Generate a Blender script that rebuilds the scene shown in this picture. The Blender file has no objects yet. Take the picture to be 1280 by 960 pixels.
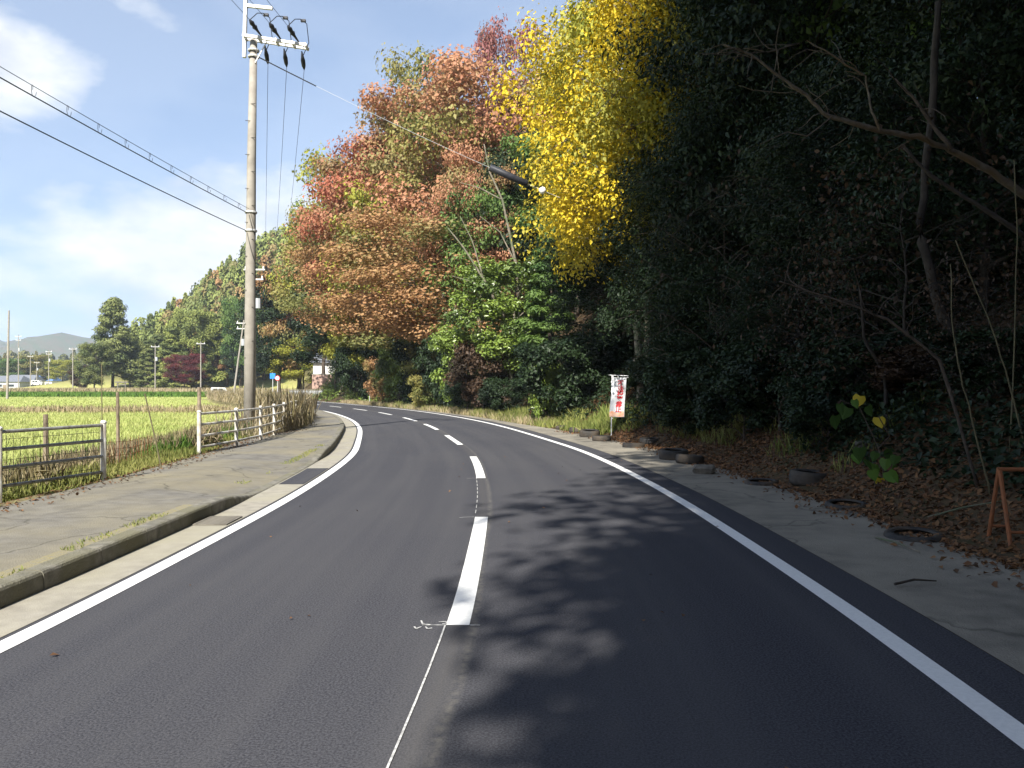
import bpy, math, random
import numpy as np
from mathutils import Vector, Matrix

# ------------------------------------------------------------------ camera, sky, sun, exposure
F, HZ, CAMH = 1035.0, 482.0, 1.7           # focal length in photo pixels, horizon row, eye height
sc = bpy.context.scene
COL = sc.collection
cam = bpy.data.cameras.new('camera'); cam_o = bpy.data.objects.new('camera', cam); COL.objects.link(cam_o)
cam.sensor_width = 36.0; cam.lens = 36.0 * F / 1280.0; cam.clip_end = 12000; cam.clip_start = 0.05
cam_o.location = (0, 0, CAMH)
cam_o.rotation_euler = (math.radians(90) + math.atan((HZ - 480) / F), 0, 0)
sc.camera = cam_o

SUN_EL, SUN_AZ = 41.0, 15.0                # azimuth: shadows run this many degrees right of straight ahead
w = bpy.data.worlds.new('World'); sc.world = w; w.use_nodes = True
nt = w.node_tree; nt.nodes.clear()
def N(t, **k):
    n = nt.nodes.new(t)
    for a, b in k.items(): setattr(n, a, b)
    return n
out = N('ShaderNodeOutputWorld'); bg = N('ShaderNodeBackground'); bg.inputs[1].default_value = 0.108
sky = N('ShaderNodeTexSky', sky_type='NISHITA'); sky.sun_disc = False
sky.sun_elevation = math.radians(SUN_EL); sky.sun_rotation = math.radians(180 + SUN_AZ)
sky.air_density = 1.0; sky.dust_density = 0.6; sky.ozone_density = 1.0
tc = N('ShaderNodeTexCoord'); sep = N('ShaderNodeSeparateXYZ'); nt.links.new(tc.outputs['Generated'], sep.inputs[0])
mp = N('ShaderNodeMapping'); mp.inputs['Location'].default_value = (3.1, 0.4, 1.55); mp.inputs['Scale'].default_value = (1, 1, 2.0)
nt.links.new(tc.outputs['Generated'], mp.inputs[0])
nz = N('ShaderNodeTexNoise'); nz.inputs['Scale'].default_value = 3.6; nz.inputs['Detail'].default_value = 9; nz.inputs['Roughness'].default_value = 0.52
nt.links.new(mp.outputs[0], nz.inputs['Vector'])
def M2(op, a, b=None, clamp=False):
    n = N('ShaderNodeMath', operation=op); n.use_clamp = clamp
    for i, v in enumerate((a, b)):
        if v is None: continue
        if isinstance(v, (int, float)): n.inputs[i].default_value = v
        else: nt.links.new(v, n.inputs[i])
    return n.outputs[0]
elev = M2('MAXIMUM', sep.outputs['Z'], 0.0)
thr = M2('ADD', M2('MULTIPLY', elev, 0.55), 0.395)
cov = M2('MULTIPLY', M2('SUBTRACT', nz.outputs['Fac'], thr), 8.5, True)
cov = M2('ADD', M2('MULTIPLY', cov, 0.81), 0.18)
nz2 = N('ShaderNodeTexNoise'); nz2.inputs['Scale'].default_value = 7; nz2.inputs['Detail'].default_value = 6
nt.links.new(mp.outputs[0], nz2.inputs['Vector'])
cr = N('ShaderNodeValToRGB'); cr.color_ramp.elements[0].position = .36; cr.color_ramp.elements[1].position = .58
cr.color_ramp.elements[0].color = (3.3, 3.55, 4.0, 1); cr.color_ramp.elements[1].color = (4.9, 4.95, 5.0, 1)
nt.links.new(nz2.outputs['Fac'], cr.inputs[0])
vm = N('ShaderNodeVectorMath', operation='MULTIPLY_ADD'); vm.inputs[1].default_value = (1, 1, .85); vm.inputs[2].default_value = (0, 0, .17)
nt.links.new(tc.outputs['Generated'], vm.inputs[0]); nt.links.new(vm.outputs[0], sky.inputs['Vector'])
mx = N('ShaderNodeMix', data_type='RGBA'); nt.links.new(cov, mx.inputs['Factor'])
nt.links.new(sky.outputs[0], mx.inputs['A']); nt.links.new(cr.outputs[0], mx.inputs['B'])
nt.links.new(mx.outputs['Result'], bg.inputs[0]); nt.links.new(bg.outputs[0], out.inputs[0])

az, el = math.radians(SUN_AZ), math.radians(SUN_EL)
sun = bpy.data.lights.new('sun', 'SUN'); sun.energy = 5.0; sun.angle = math.radians(0.53); sun.color = (1.0, 0.95, 0.86)
sun_o = bpy.data.objects.new('sun', sun); COL.objects.link(sun_o); sun_o.location = (-20, -40, 60)
sun_o.rotation_euler = Vector((math.sin(az)*math.cos(el), math.cos(az)*math.cos(el), -math.sin(el))).to_track_quat('-Z', 'Y').to_euler()
vs = sc.view_settings; vs.view_transform = 'Standard'; vs.look = 'None'; vs.gamma = 1; vs.use_curve_mapping = False
vs.exposure = 1.12
sc.cycles.use_denoising = True
sc.cycles.max_bounces = 6; sc.cycles.diffuse_bounces = 3; sc.cycles.transparent_max_bounces = 4
sc.cycles.volume_bounces = 0
sc.cycles.caustics_reflective = False; sc.cycles.caustics_refractive = False

# ------------------------------------------------------------------ materials
MATS = {}
def mat(name, col, rough=.8, spec=.3, var=None, scale=6, detail=6, bump=0, bscale=60, metal=0, coord='Object', var2=None, scale2=.5, attr=None, transl=0):
    """procedural surface: base colour, noise towards var, slow noise towards var2, noise relief"""
    if name in MATS: return MATS[name]
    m = bpy.data.materials.new(name); m.use_nodes = True; t = m.node_tree; p = t.nodes['Principled BSDF']
    p.inputs['Roughness'].default_value = rough; p.inputs['Specular IOR Level'].default_value = spec; p.inputs['Metallic'].default_value = metal
    L = t.links.new
    tcn = t.nodes.new('ShaderNodeTexCoord'); vec = tcn.outputs[coord]
    cur = None
    def mixc(fac, a, b):
        n = t.nodes.new('ShaderNodeMix'); n.data_type = 'RGBA'; L(fac, n.inputs['Factor'])
        for k, v in (('A', a), ('B', b)):
            if hasattr(v, 'links') or hasattr(v, 'is_linked'): L(v, n.inputs[k])
            else: n.inputs[k].default_value = (*v, 1)
        return n.outputs['Result']
    def noise(s, d, lo, hi):
        n = t.nodes.new('ShaderNodeTexNoise'); n.inputs['Scale'].default_value = s; n.inputs['Detail'].default_value = d
        L(vec, n.inputs['Vector'])
        r = t.nodes.new('ShaderNodeMapRange'); r.inputs['From Min'].default_value = lo; r.inputs['From Max'].default_value = hi
        L(n.outputs['Fac'], r.inputs['Value']); return r.outputs[0]
    cur = col
    if attr:
        a = t.nodes.new('ShaderNodeAttribute'); a.attribute_name = 'tint'
        s = t.nodes.new('ShaderNodeSeparateColor'); L(a.outputs['Color'], s.inputs[0])
        cur = mixc(s.outputs[0], col, attr)
        if var: cur = mixc(s.outputs[1], cur, var)
    elif var: cur = mixc(noise(scale, detail, .32, .68), col, var)
    if var2: cur = mixc(noise(scale2, 4, .42, .66), cur, var2)
    if isinstance(cur, tuple): p.inputs['Base Color'].default_value = (*cur, 1)
    else: L(cur, p.inputs['Base Color'])
    if bump:
        n = t.nodes.new('ShaderNodeTexNoise'); n.inputs['Scale'].default_value = bscale; n.inputs['Detail'].default_value = 5; L(vec, n.inputs['Vector'])
        b = t.nodes.new('ShaderNodeBump'); b.inputs['Strength'].default_value = bump; b.inputs['Distance'].default_value = .02
        L(n.outputs['Fac'], b.inputs['Height']); L(b.outputs[0], p.inputs['Normal'])
    if transl:
        tr = t.nodes.new('ShaderNodeBsdfTranslucent'); ms = t.nodes.new('ShaderNodeMixShader'); ms.inputs[0].default_value = transl
        if isinstance(cur, tuple): tr.inputs[0].default_value = (*cur, 1)
        else: L(cur, tr.inputs[0])
        L(p.outputs[0], ms.inputs[1]); L(tr.outputs[0], ms.inputs[2])
        L(ms.outputs[0], t.nodes['Material Output'].inputs[0])
    MATS[name] = m
    return m
def leafmat(name, a, b, c, rough=.55, transl=.32, spec=.3):
    return mat(name, a, rough=rough, attr=b, var=c, transl=transl, spec=spec)

LEAF = dict(
 yellow=leafmat('leaf_yellow', (0.634,0.459,0.031), (0.757,0.611,0.042), (0.320,0.320,0.060)),
 orange=leafmat('leaf_orange', (.42,.18,.10), (.47,.27,.15), (.25,.23,.085)),
 red=leafmat('leaf_red', (0.400,0.117,0.078), (0.400,0.195,0.104), (0.250,0.169,0.078)),
 crimson=leafmat('leaf_crimson', (.13,.025,.03), (.18,.04,.04), (.08,.03,.03)),
 rust=leafmat('leaf_rust', (.36,.18,.085), (.42,.27,.12), (.18,.20,.065)),
 purple=leafmat('leaf_purple', (0.275,0.106,0.112), (0.350,0.150,0.112), (0.213,0.125,0.088)),
 olive=leafmat('leaf_olive', (0.232,0.217,0.065), (0.334,0.290,0.087), (0.145,0.174,0.051)),
 yellowgreen=leafmat('leaf_yellowgreen', (0.272,0.288,0.048), (0.416,0.400,0.056), (0.144,0.208,0.048)),
 green=leafmat('leaf_green', (0.102,0.170,0.043), (0.153,0.238,0.051), (0.060,0.119,0.034)),
 lime=leafmat('leaf_lime', (0.180,0.269,0.032), (0.252,0.336,0.043), (0.126,0.210,0.032)),
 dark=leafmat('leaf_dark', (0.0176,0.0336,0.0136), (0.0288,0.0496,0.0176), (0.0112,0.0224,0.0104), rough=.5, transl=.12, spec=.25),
 camellia=leafmat('leaf_camellia', (0.131,0.196,0.036), (0.224,0.300,0.045), (0.074,0.116,0.026), rough=.33, transl=.12, spec=.5),
 cedar=leafmat('leaf_cedar', (0.196,0.239,0.057), (0.293,0.310,0.081), (0.127,0.160,0.051), rough=.7, transl=.1),
 cypress=leafmat('leaf_cypress', (0.1533,0.1795,0.0576), (0.2173,0.2356,0.0711), (0.0894,0.1178,0.0387), rough=.7, transl=.1),
 brown=leafmat('leaf_brown', (0.0640,0.0400,0.0240), (0.0960,0.0560,0.0304), (0.0360,0.0256,0.0160)),
)
M = dict(
 bark=mat('bark', (.11,.085,.065), .9, var=(.05,.04,.032), scale=9, bump=.6, bscale=25),
 bark_pale=mat('bark_pale', (.26,.22,.17), .9, var=(.13,.11,.09), scale=7, bump=.5, bscale=25, var2=(.10,.12,.07), scale2=2),
 bark_grey=mat('bark_grey', (.15,.13,.10), .9, var=(.07,.06,.048), scale=14, bump=.5, bscale=25, var2=(.10,.07,.04), scale2=3),
 bark_dark=mat('bark_dark', (.055,.045,.036), .9, var=(.03,.026,.022), scale=9, bump=.5, bscale=25),
 soil=mat('forest_floor', (.075,.052,.034), .95, var=(.035,.028,.02), scale=3, bump=.8, bscale=12, var2=(.05,.055,.025), scale2=.6),
 concrete=mat('old_concrete', (.34,.317,.265), .9, var=(.24,.222,.187), scale=5, bump=.3, bscale=90, var2=(.31,.29,.22), scale2=.7),
 kerb=mat('kerb_concrete', (.25,.235,.20), .92, var=(.11,.105,.085), scale=7, bump=.6, bscale=50, var2=(.16,.15,.10), scale2=1.7),
 shoulder=mat('shoulder_concrete', (.235,.215,.175), .92, var=(.15,.138,.115), scale=4, detail=9, bump=.6, bscale=70, var2=(.28,.255,.205), scale2=.6),
 paint=mat('white_road_paint', (.82,.82,.80), .65, var=(.74,.74,.72), scale=30, bump=.25, bscale=220),
 chalk=mat('chalk_line', (.62,.62,.60), .9, var=(.25,.25,.25), scale=40),
 dust=mat('road_dust', (.105,.098,.09), .95, var=(.06,.058,.056), scale=25),
 polec=mat('pole_concrete', (.33,.305,.265), .85, var=(.25,.23,.20), scale=4, bump=.15, bscale=60),
 steel=mat('galvanised_steel', (.62,.62,.62), .5, var=(.5,.5,.5), scale=8, metal=.25),
 whitepaint=mat('white_metal_paint', (.78,.78,.76), .5, var=(.55,.53,.48), scale=7, var2=(.42,.36,.28), scale2=5),
 railgrey=mat('weathered_rail', (.42,.43,.42), .55, var=(.22,.20,.17), scale=12, metal=.2),
 black=mat('black_rubber_and_pit_shade', (.02,.022,.03), .5, var=(.035,.037,.045), scale=10),
 wire=mat('dark_wire', (.03,.035,.045), .6),
 wirepale=mat('pale_wire', (.55,.57,.58), .5),
 tyre=mat('tyre_rubber', (.022,.022,.023), .75, var=(.05,.047,.042), scale=9, bump=.3, bscale=60, var2=(.075,.06,.045), scale2=3),
 rustorange=mat('rusty_orange_paint', (.32,.11,.04), .75, var=(.20,.085,.04), scale=14, bump=.3, bscale=60),
 wood=mat('weathered_wood', (.30,.24,.17), .9, var=(.17,.135,.10), scale=10, bump=.4, bscale=40),
 bamboo=mat('bamboo_cane', (.15,.13,.07), .8, var=(.09,.08,.045), scale=5),
 cloth=mat('banner_cloth', (.74,.75,.76), .85, var=(.66,.68,.70), scale=5, transl=.2),
 red=mat('red_ink', (.62,.03,.035), .8, var=(.5,.04,.05), scale=14),
 peach=mat('orange_ink', (.75,.33,.18), .8, var=(.78,.55,.42), scale=8),
 stone=mat('grey_stone', (.20,.185,.155), .92, var=(.11,.10,.085), scale=8, bump=.6, bscale=30),
 iron=mat('cast_iron', (.10,.095,.085), .7, var=(.05,.045,.04), scale=20, metal=.4),
 wallwhite=mat('white_plaster', (.72,.71,.68), .85, var=(.62,.60,.57), scale=2),
 wallpink=mat('pink_plaster', (.40,.27,.22), .9, var=(.46,.31,.26), scale=2),
 wallgrey=mat('grey_cladding', (.42,.44,.46), .8, var=(.36,.38,.40), scale=2),
 roofgrey=mat('grey_roof_tiles', (.19,.20,.22), .6, var=(.13,.14,.16), scale=3, bump=.4, bscale=8),
 roofblue=mat('blue_roof_sheet', (.14,.24,.46), .5, var=(.11,.19,.38), scale=3),
 glass=mat('window_glass', (.03,.04,.05), .12, spec=.6),
 signblue=mat('sign_blue', (.03,.22,.62), .5), signred=mat('sign_red', (.62,.04,.05), .5), signwhite=mat('sign_white', (.8,.8,.8), .5),
 grass=leafmat('grass_blades', (.24,.25,.06), (.36,.34,.12), (.14,.19,.04), rough=.7, transl=.3),
 rice=leafmat('rice_regrowth', (.44,.48,.16), (.53,.55,.23), (.34,.42,.12), rough=.7, transl=.3),
 greengrass=leafmat('fresh_green_grass', (.10,.20,.025), (.15,.27,.04), (.07,.14,.02), rough=.7, transl=.3),
 drygrass=leafmat('dry_grass', (.38,.30,.18), (.48,.40,.26), (.26,.23,.11), rough=.85, transl=.25),
 palegrass=leafmat('pale_dry_weeds', (.50,.41,.27), (.62,.53,.38), (.34,.30,.15), rough=.85, transl=.45),
 litter=leafmat('fallen_leaves', (0.1445,0.0660,0.0282), (0.2295,0.1232,0.0528), (0.0638,0.0396,0.0246), rough=.8, transl=.1),
 moss=mat('moss', (.25,.215,.105), .95, var=(.21,.195,.15), scale=20, bump=.5, bscale=60),
)

# ------------------------------------------------------------------ helpers
def at(px, py, Y):
    return Vector(((px - 640) / F * Y, Y, CAMH + (HZ - py) / F * Y))
def props(o, label=None, cat=None, group=None, kind=None):
    if label: o['label'] = label
    if cat: o['category'] = cat
    if group: o['group'] = group
    if kind: o['kind'] = kind
    return o
def link(name, me, parent=None):
    o = bpy.data.objects.new(name, me); COL.objects.link(o)
    if parent: o.parent = parent
    return o
def empty(name, loc, label, cat, group=None, rz=0):
    o = link(name, None); o.location = loc; o.rotation_euler.z = rz; o.empty_display_size = .2
    return props(o, label, cat, group)
class MB:
    def __init__(s): s.v = []; s.f = []
    def add(s, v, f):
        k = len(s.v); s.v += [tuple(map(float, q)) for q in v]; s.f += [tuple(i + k for i in q) for q in f]; return s
    def box(s, c, d, rz=0, rx=0):
        hx, hy, hz = d[0]/2, d[1]/2, d[2]/2
        P = [(x, y, z) for z in (-hz, hz) for x, y in ((-hx,-hy),(hx,-hy),(hx,hy),(-hx,hy))]
        ca, sa = math.cos(rz), math.sin(rz); cb, sb = math.cos(rx), math.sin(rx)
        Q = []
        for x, y, z in P:
            y, z = y*cb - z*sb, y*sb + z*cb
            Q.append((c[0] + x*ca - y*sa, c[1] + x*sa + y*ca, c[2] + z))
        return s.add(Q, [(3,2,1,0),(4,5,6,7),(0,1,5,4),(1,2,6,5),(2,3,7,6),(3,0,4,7)])
    def tube(s, path, radii, n=7, cap=True):
        path = [Vector(p) for p in path]
        if not hasattr(radii, '__len__'): radii = [radii]*len(path)
        V, Fs = [], []
        up = None
        for i, p in enumerate(path):
            a = path[max(i-1, 0)]; b = path[min(i+1, len(path)-1)]
            d = (b - a).normalized()
            if up is None: up = Vector((0,0,1)) if abs(d.z) < .9 else Vector((1,0,0))
            x = d.cross(up)
            if x.length < 1e-4: x = d.orthogonal()
            x.normalize(); y = d.cross(x).normalized(); up = -y if False else up
            for k in range(n):
                t = 2*math.pi*k/n
                V.append(p + (x*math.cos(t) + y*math.sin(t))*radii[i])
        for i in range(len(path)-1):
            for k in range(n):
                k2 = (k+1) % n
                Fs.append((i*n+k, i*n+k2, (i+1)*n+k2, (i+1)*n+k))
        if cap: Fs.append(tuple(range(n-1, -1, -1))); Fs.append(tuple((len(path)-1)*n + k for k in range(n)))
        return s.add(V, Fs)
    def lathe(s, prof, n=16, c=(0,0,0)):
        V, Fs = [], []
        for r, z in prof:
            for k in range(n):
                t = 2*math.pi*k/n; V.append((c[0]+r*math.cos(t), c[1]+r*math.sin(t), c[2]+z))
        for i in range(len(prof)-1):
            for k in range(n):
                k2 = (k+1) % n; Fs.append((i*n+k, i*n+k2, (i+1)*n+k2, (i+1)*n+k))
        return s.add(V, Fs)
    def mesh(s, name, m, smooth=False):
        me = bpy.data.meshes.new(name); me.from_pydata(s.v, [], s.f); me.update()
        if m: me.materials.append(m)
        if smooth: me.shade_smooth()
        return me
    def build(s, name, m, parent=None, smooth=False):
        return link(name, s.mesh(name, m, smooth), parent)
def rect_copy_tree(o, parent=None):
    c = o.copy(); COL.objects.link(c); c.parent = parent
    for ch in list(o.children): rect_copy_tree(ch, c)
    return c

# ------------------------------------------------------------------ the road's centre line
CP = np.array([(-110,-33),(-62,-31),(-34,-27),(-17,-20),(-8,-13),(-3.2,-7),(-1.0,-1.5),(-.45,4),(-.38,9),(-.5,14),(-.95,20),(-1.7,25.1),(-3.25,33.8),(-5.2,42),(-7.7,50.3),(-10.1,57),(-12.6,63),(-18.3,76),(-27.5,96),(-37,122),(-45,152),(-50,195),(-50,260)], float)
def catmull(P, n=24):
    Q = []
    for i in range(1, len(P)-2):
        p0, p1, p2, p3 = P[i-1], P[i], P[i+1], P[i+2]
        for k in range(n):
            t = k/n
            Q.append(.5*((2*p1) + (p2-p0)*t + (2*p0-5*p1+4*p2-p3)*t*t + (3*p1-p0-3*p2+p3)*t**3))
    Q.append(P[-2]); return np.array(Q)
CL = catmull(CP)
for _ in range(30): CL[1:-1] = .25*CL[:-2] + .5*CL[1:-1] + .25*CL[2:]
seg = np.diff(CL, axis=0); sl = np.hypot(seg[:,0], seg[:,1]); S = np.concatenate([[0], np.cumsum(sl)])
SS = np.arange(0, S[-1], .4)
CX = np.interp(SS, S, CL[:,0]); CY = np.interp(SS, S, CL[:,1])
TX = np.gradient(CX); TY = np.gradient(CY); tl = np.hypot(TX, TY); TX /= tl; TY /= tl
NX, NY = TY, -TX                            # to the right of travel
def lat(X, Y):
    """arc length and signed offset (right positive) of points"""
    X = np.atleast_1d(np.asarray(X, float)); Y = np.atleast_1d(np.asarray(Y, float))
    s = np.zeros(len(X)); u = np.zeros(len(X))
    for a in range(0, len(X), 4000):
        dx = X[a:a+4000,None] - CX[None]; dy = Y[a:a+4000,None] - CY[None]
        i = np.argmin(dx*dx + dy*dy, axis=1); r = np.arange(len(i))
        s[a:a+4000] = SS[i]
        d = np.hypot(dx[r,i], dy[r,i]); sg = np.sign(dx[r,i]*NX[i] + dy[r,i]*NY[i])
        u[a:a+4000] = d*np.where(sg == 0, 1, sg)
    return s, u
S_CAM = lat([-.45],[4.0])[0][0] - 4.0       # arc length abreast of the camera
def sY(Y):                                   # arc length where the centre line has this Y (ahead)
    k = np.argmax(CY > -2); return float(np.interp(Y, CY[k:], SS[k:]))
def rp(s, u, z=0.0):
    return Vector((np.interp(s, SS, CX) + u*np.interp(s, SS, NX), np.interp(s, SS, CY) + u*np.interp(s, SS, NY), z))
def solveY(px, u):
    Y = np.linspace(4, 170, 800); X = (px-640)/F*Y
    uu = lat(X, Y)[1]; ok = (uu > u) & (Y > 4); k = np.argmax(ok) if ok.any() else np.argmax(np.where((Y > 60) & (Y < 135), uu, -99))
    return float(Y[k])
def smooth(a, b, x):
    t = np.clip((x-a)/(b-a), 0, 1); return t*t*(3-2*t)
def walk_edge(s):                            # left edge of the pavement
    return -6.15 + 1.2*smooth(sY(23), sY(33), s)
def vnoise(X, Y, k, seed=0):
    r = np.random.default_rng(seed); z = 0
    for i in range(5):
        a = r.uniform(0, 6.28, 2); q = r.uniform(0, 6.28, 2)
        z = z + np.sin((X*np.cos(a[0]) + Y*np.sin(a[0]))*k*(1+i*.6) + q[0]) * np.sin((X*np.cos(a[1]) + Y*np.sin(a[1]))*k*(1+i*.7) + q[1])/(1+i*.7)
    return z/2
FIELD_Z = -.4
def ground_z(X, Y):
    X = np.atleast_1d(np.asarray(X, float)); Y = np.atleast_1d(np.asarray(Y, float))
    s, u = lat(X, Y)
    z = np.full(len(X), -.06)
    we = walk_edge(s)
    left = smooth(0.15, 2.2, we - .1 - u)
    z = np.where(u < we - .1, .1 + (FIELD_Z - .1)*left + .04*vnoise(X, Y, 1.3, 3)*left*(1-smooth(20, 60, -u)), z)
    e = np.maximum(u - 4.9, 0)
    hill = 1.0*(np.sqrt(e*e + 1) - 1)
    hill = 22*(1 - np.exp(-hill/22))
    hill = hill*(1 + .12*vnoise(X, Y, .12, 5)) + smooth(0, 2, e)*.22*vnoise(X, Y, .9, 6)
    hill = hill*(1 - .6*smooth(110, 260, Y))
    z = np.where(u > 4.9, -.06 + hill, z)
    # wooded hill beyond the field and the mountains far behind it
    far = np.zeros(len(X))
    def bump(cx, cy, rx, ry, h, rot=0):
        c, d = math.cos(rot), math.sin(rot); x = (X-cx)*c + (Y-cy)*d; y = -(X-cx)*d + (Y-cy)*c
        return h*np.exp(-(x/rx)**2 - (y/ry)**2)
    far += bump(-92, 325, 42, 60, 32) + bump(-46, 315, 50, 70, 36) + bump(-150, 390, 45, 55, 6) + bump(60, 260, 80, 120, 12)
    far += (bump(-1450, 2500, 300, 300, 120) + bump(-1130, 2350, 150, 240, 118) + bump(-2000, 2700, 400, 300, 130) + bump(-800, 2600, 220, 260, 80) + bump(-1300, 2200, 110, 160, 80) + bump(-1000, 2250, 90, 160, 60) + bump(-1680, 2400, 100, 160, 70))*(1 + .22*vnoise(X, Y, .009, 15) + .12*vnoise(X, Y, .025, 16))
    far += bump(-330, 640, 130, 60, 16) + bump(-520, 700, 140, 70, 18)
    far = far*(1 + .10*vnoise(X, Y, .02, 8)) 
    far *= smooth(200, 245, Y)
    return z + np.where(far > .3, far, 0)
def gz(x, y): return float(ground_z([x],[y])[0])

# ------------------------------------------------------------------ ground sheet
def axis(parts):
    a = [parts[0][0]]
    for lo, hi, st in parts: a += list(np.arange(lo + st, hi + 1e-6, st))
    return np.array(a)
gx = axis([(-6000,-2800,400),(-2800,-400,30),(-400,-160,20),(-160,-40,5),(-40,-16,2),(-16,16,.5),(16,40,2),(40,120,8),(120,400,40),(400,4000,400)])
gy = axis([(-400,-60,40),(-60,-20,5),(-20,2,2),(2,60,.6),(60,130,2),(130,400,6),(400,900,25),(900,3300,60),(3300,8000,470)])
GX, GY = np.meshgrid(gx, gy); gzv = ground_z(GX.ravel(), GY.ravel())
ny, nx = GX.shape
idx = np.arange(nx*ny).reshape(ny, nx)
q = np.stack([idx[:-1,:-1], idx[:-1,1:], idx[1:,1:], idx[1:,:-1]], -1).reshape(-1, 4)
def mesh_np(name, V, Fc, m, smooth_=False):
    V = np.asarray(V, np.float32); Fc = np.asarray(Fc, np.int32); k = Fc.shape[1]
    me = bpy.data.meshes.new(name); me.vertices.add(len(V)); me.vertices.foreach_set('co', V.ravel())
    me.loops.add(Fc.size); me.loops.foreach_set('vertex_index', Fc.ravel())
    me.polygons.add(len(Fc)); me.polygons.foreach_set('loop_start', np.arange(0, Fc.size, k, dtype=np.int32))
    try: me.polygons.foreach_set('loop_total', np.full(len(Fc), k, np.int32))
    except Exception: pass
    me.update(calc_edges=True); me.validate()
    if m: me.materials.append(m)
    if smooth_: me.shade_smooth()
    return me
# ground material: forest floor on the right, paddies and weeds on the left, woods on far slopes
def ground_material():
    m = bpy.data.materials.new('ground_cover'); m.use_nodes = True; t = m.node_tree; L = t.links.new; p = t.nodes['Principled BSDF']
    p.inputs['Roughness'].default_value = .95; p.inputs['Specular IOR Level'].default_value = .1
    tcn = t.nodes.new('ShaderNodeTexCoord')
    a = t.nodes.new('ShaderNodeAttribute'); a.attribute_name = 'zone'; s = t.nodes.new('ShaderNodeSeparateColor'); L(a.outputs['Color'], s.inputs[0])
    def nz(scale, lo=.35, hi=.65, d=6):
        n = t.nodes.new('ShaderNodeTexNoise'); n.inputs['Scale'].default_value = scale; n.inputs['Detail'].default_value = d; L(tcn.outputs['Object'], n.inputs['Vector'])
        r = t.nodes.new('ShaderNodeMapRange'); r.inputs['From Min'].default_value = lo; r.inputs['From Max'].default_value = hi; L(n.outputs['Fac'], r.inputs['Value']); return r.outputs[0]
    def mixc(f, A, B):
        n = t.nodes.new('ShaderNodeMix'); n.data_type = 'RGBA'; L(f, n.inputs['Factor'])
        for k, v in (('A', A), ('B', B)):
            if isinstance(v, tuple): n.inputs[k].default_value = (*v, 1)
            else: L(v, n.inputs[k])
        return n.outputs['Result']
    floor = mixc(nz(3), mixc(nz(.7), (.06,.042,.028), (.045,.045,.02)), (.10,.065,.038))
    field = mixc(nz(1.1), mixc(nz(.12), (.33,.33,.095), (.28,.31,.08)), (.40,.36,.15))
    wood = mixc(nz(.05), mixc(nz(.2), (.05,.075,.025), (.075,.085,.03)), (.10,.075,.035))
    c = mixc(s.outputs[2], field, mixc(nz(5), (.15,.125,.075), (.20,.18,.085))); c = mixc(s.outputs[0], c, floor); c = mixc(s.outputs[1], c, wood); L(c, p.inputs['Base Color'])
    n = t.nodes.new('ShaderNodeTexNoise'); n.inputs['Scale'].default_value = 9; n.inputs['Detail'].default_value = 6; L(tcn.outputs['Object'], n.inputs['Vector'])
    b = t.nodes.new('ShaderNodeBump'); b.inputs['Strength'].default_value = .7; b.inputs['Distance'].default_value = .05; L(n.outputs['Fac'], b.inputs['Height']); L(b.outputs[0], p.inputs['Normal'])
    return m
gm = mesh_np('ground', np.stack([GX.ravel(), GY.ravel(), gzv], 1), q, ground_material(), True)
gs, gu = lat(GX.ravel(), GY.ravel())
zone = np.zeros((len(gzv), 4), np.float32); zone[:,3] = 1
zone[:,0] = (gu > 3); zone[:,2] = (gu < -3)*(1 - smooth(1.2, 3.2, walk_edge(gs) - gu)); zone[:,1] = smooth(1.0, 5, gzv)*(GY.ravel() > 170)
ca = gm.color_attributes.new('zone', 'FLOAT_COLOR', 'POINT'); ca.data.foreach_set('color', zone.ravel())
props(link('ground', gm), kind='structure')

# ------------------------------------------------------------------ road surface strips
def strip(name, u0, u1, z, s0, s1, m, step=.5, nu=2, kind='structure', zf=None, parent=None):
    ss = np.arange(s0, s1 + 1e-6, step); V, UVs = [], []
    if ss[-1] < s1 - 1e-3: ss = np.append(ss, s1)
    for s in ss:
        a = u0(s) if callable(u0) else u0; b = u1(s) if callable(u1) else u1
        for k in range(nu):
            uu = a + (b-a)*k/(nu-1); zz = zf(s, k/(nu-1)) if zf else z
            V.append(rp(s, uu, zz)); UVs.append((uu, s))
    i = np.arange(len(ss)*nu).reshape(len(ss), nu)
    Fc = np.stack([i[:-1,:-1], i[:-1,1:], i[1:,1:], i[1:,:-1]], -1).reshape(-1, 4)
    me = mesh_np(name, np.array([tuple(v) for v in V]), Fc, m)
    uvl = me.uv_layers.new(name='UVMap'); UVs = np.array(UVs, np.float32)
    li = np.zeros(len(me.loops), np.int32); me.loops.foreach_get('vertex_index', li)
    uvl.data.foreach_set('uv', UVs[li].ravel())
    o = link(name, me, parent)
    if kind: o['kind'] = kind
    return o
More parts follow.
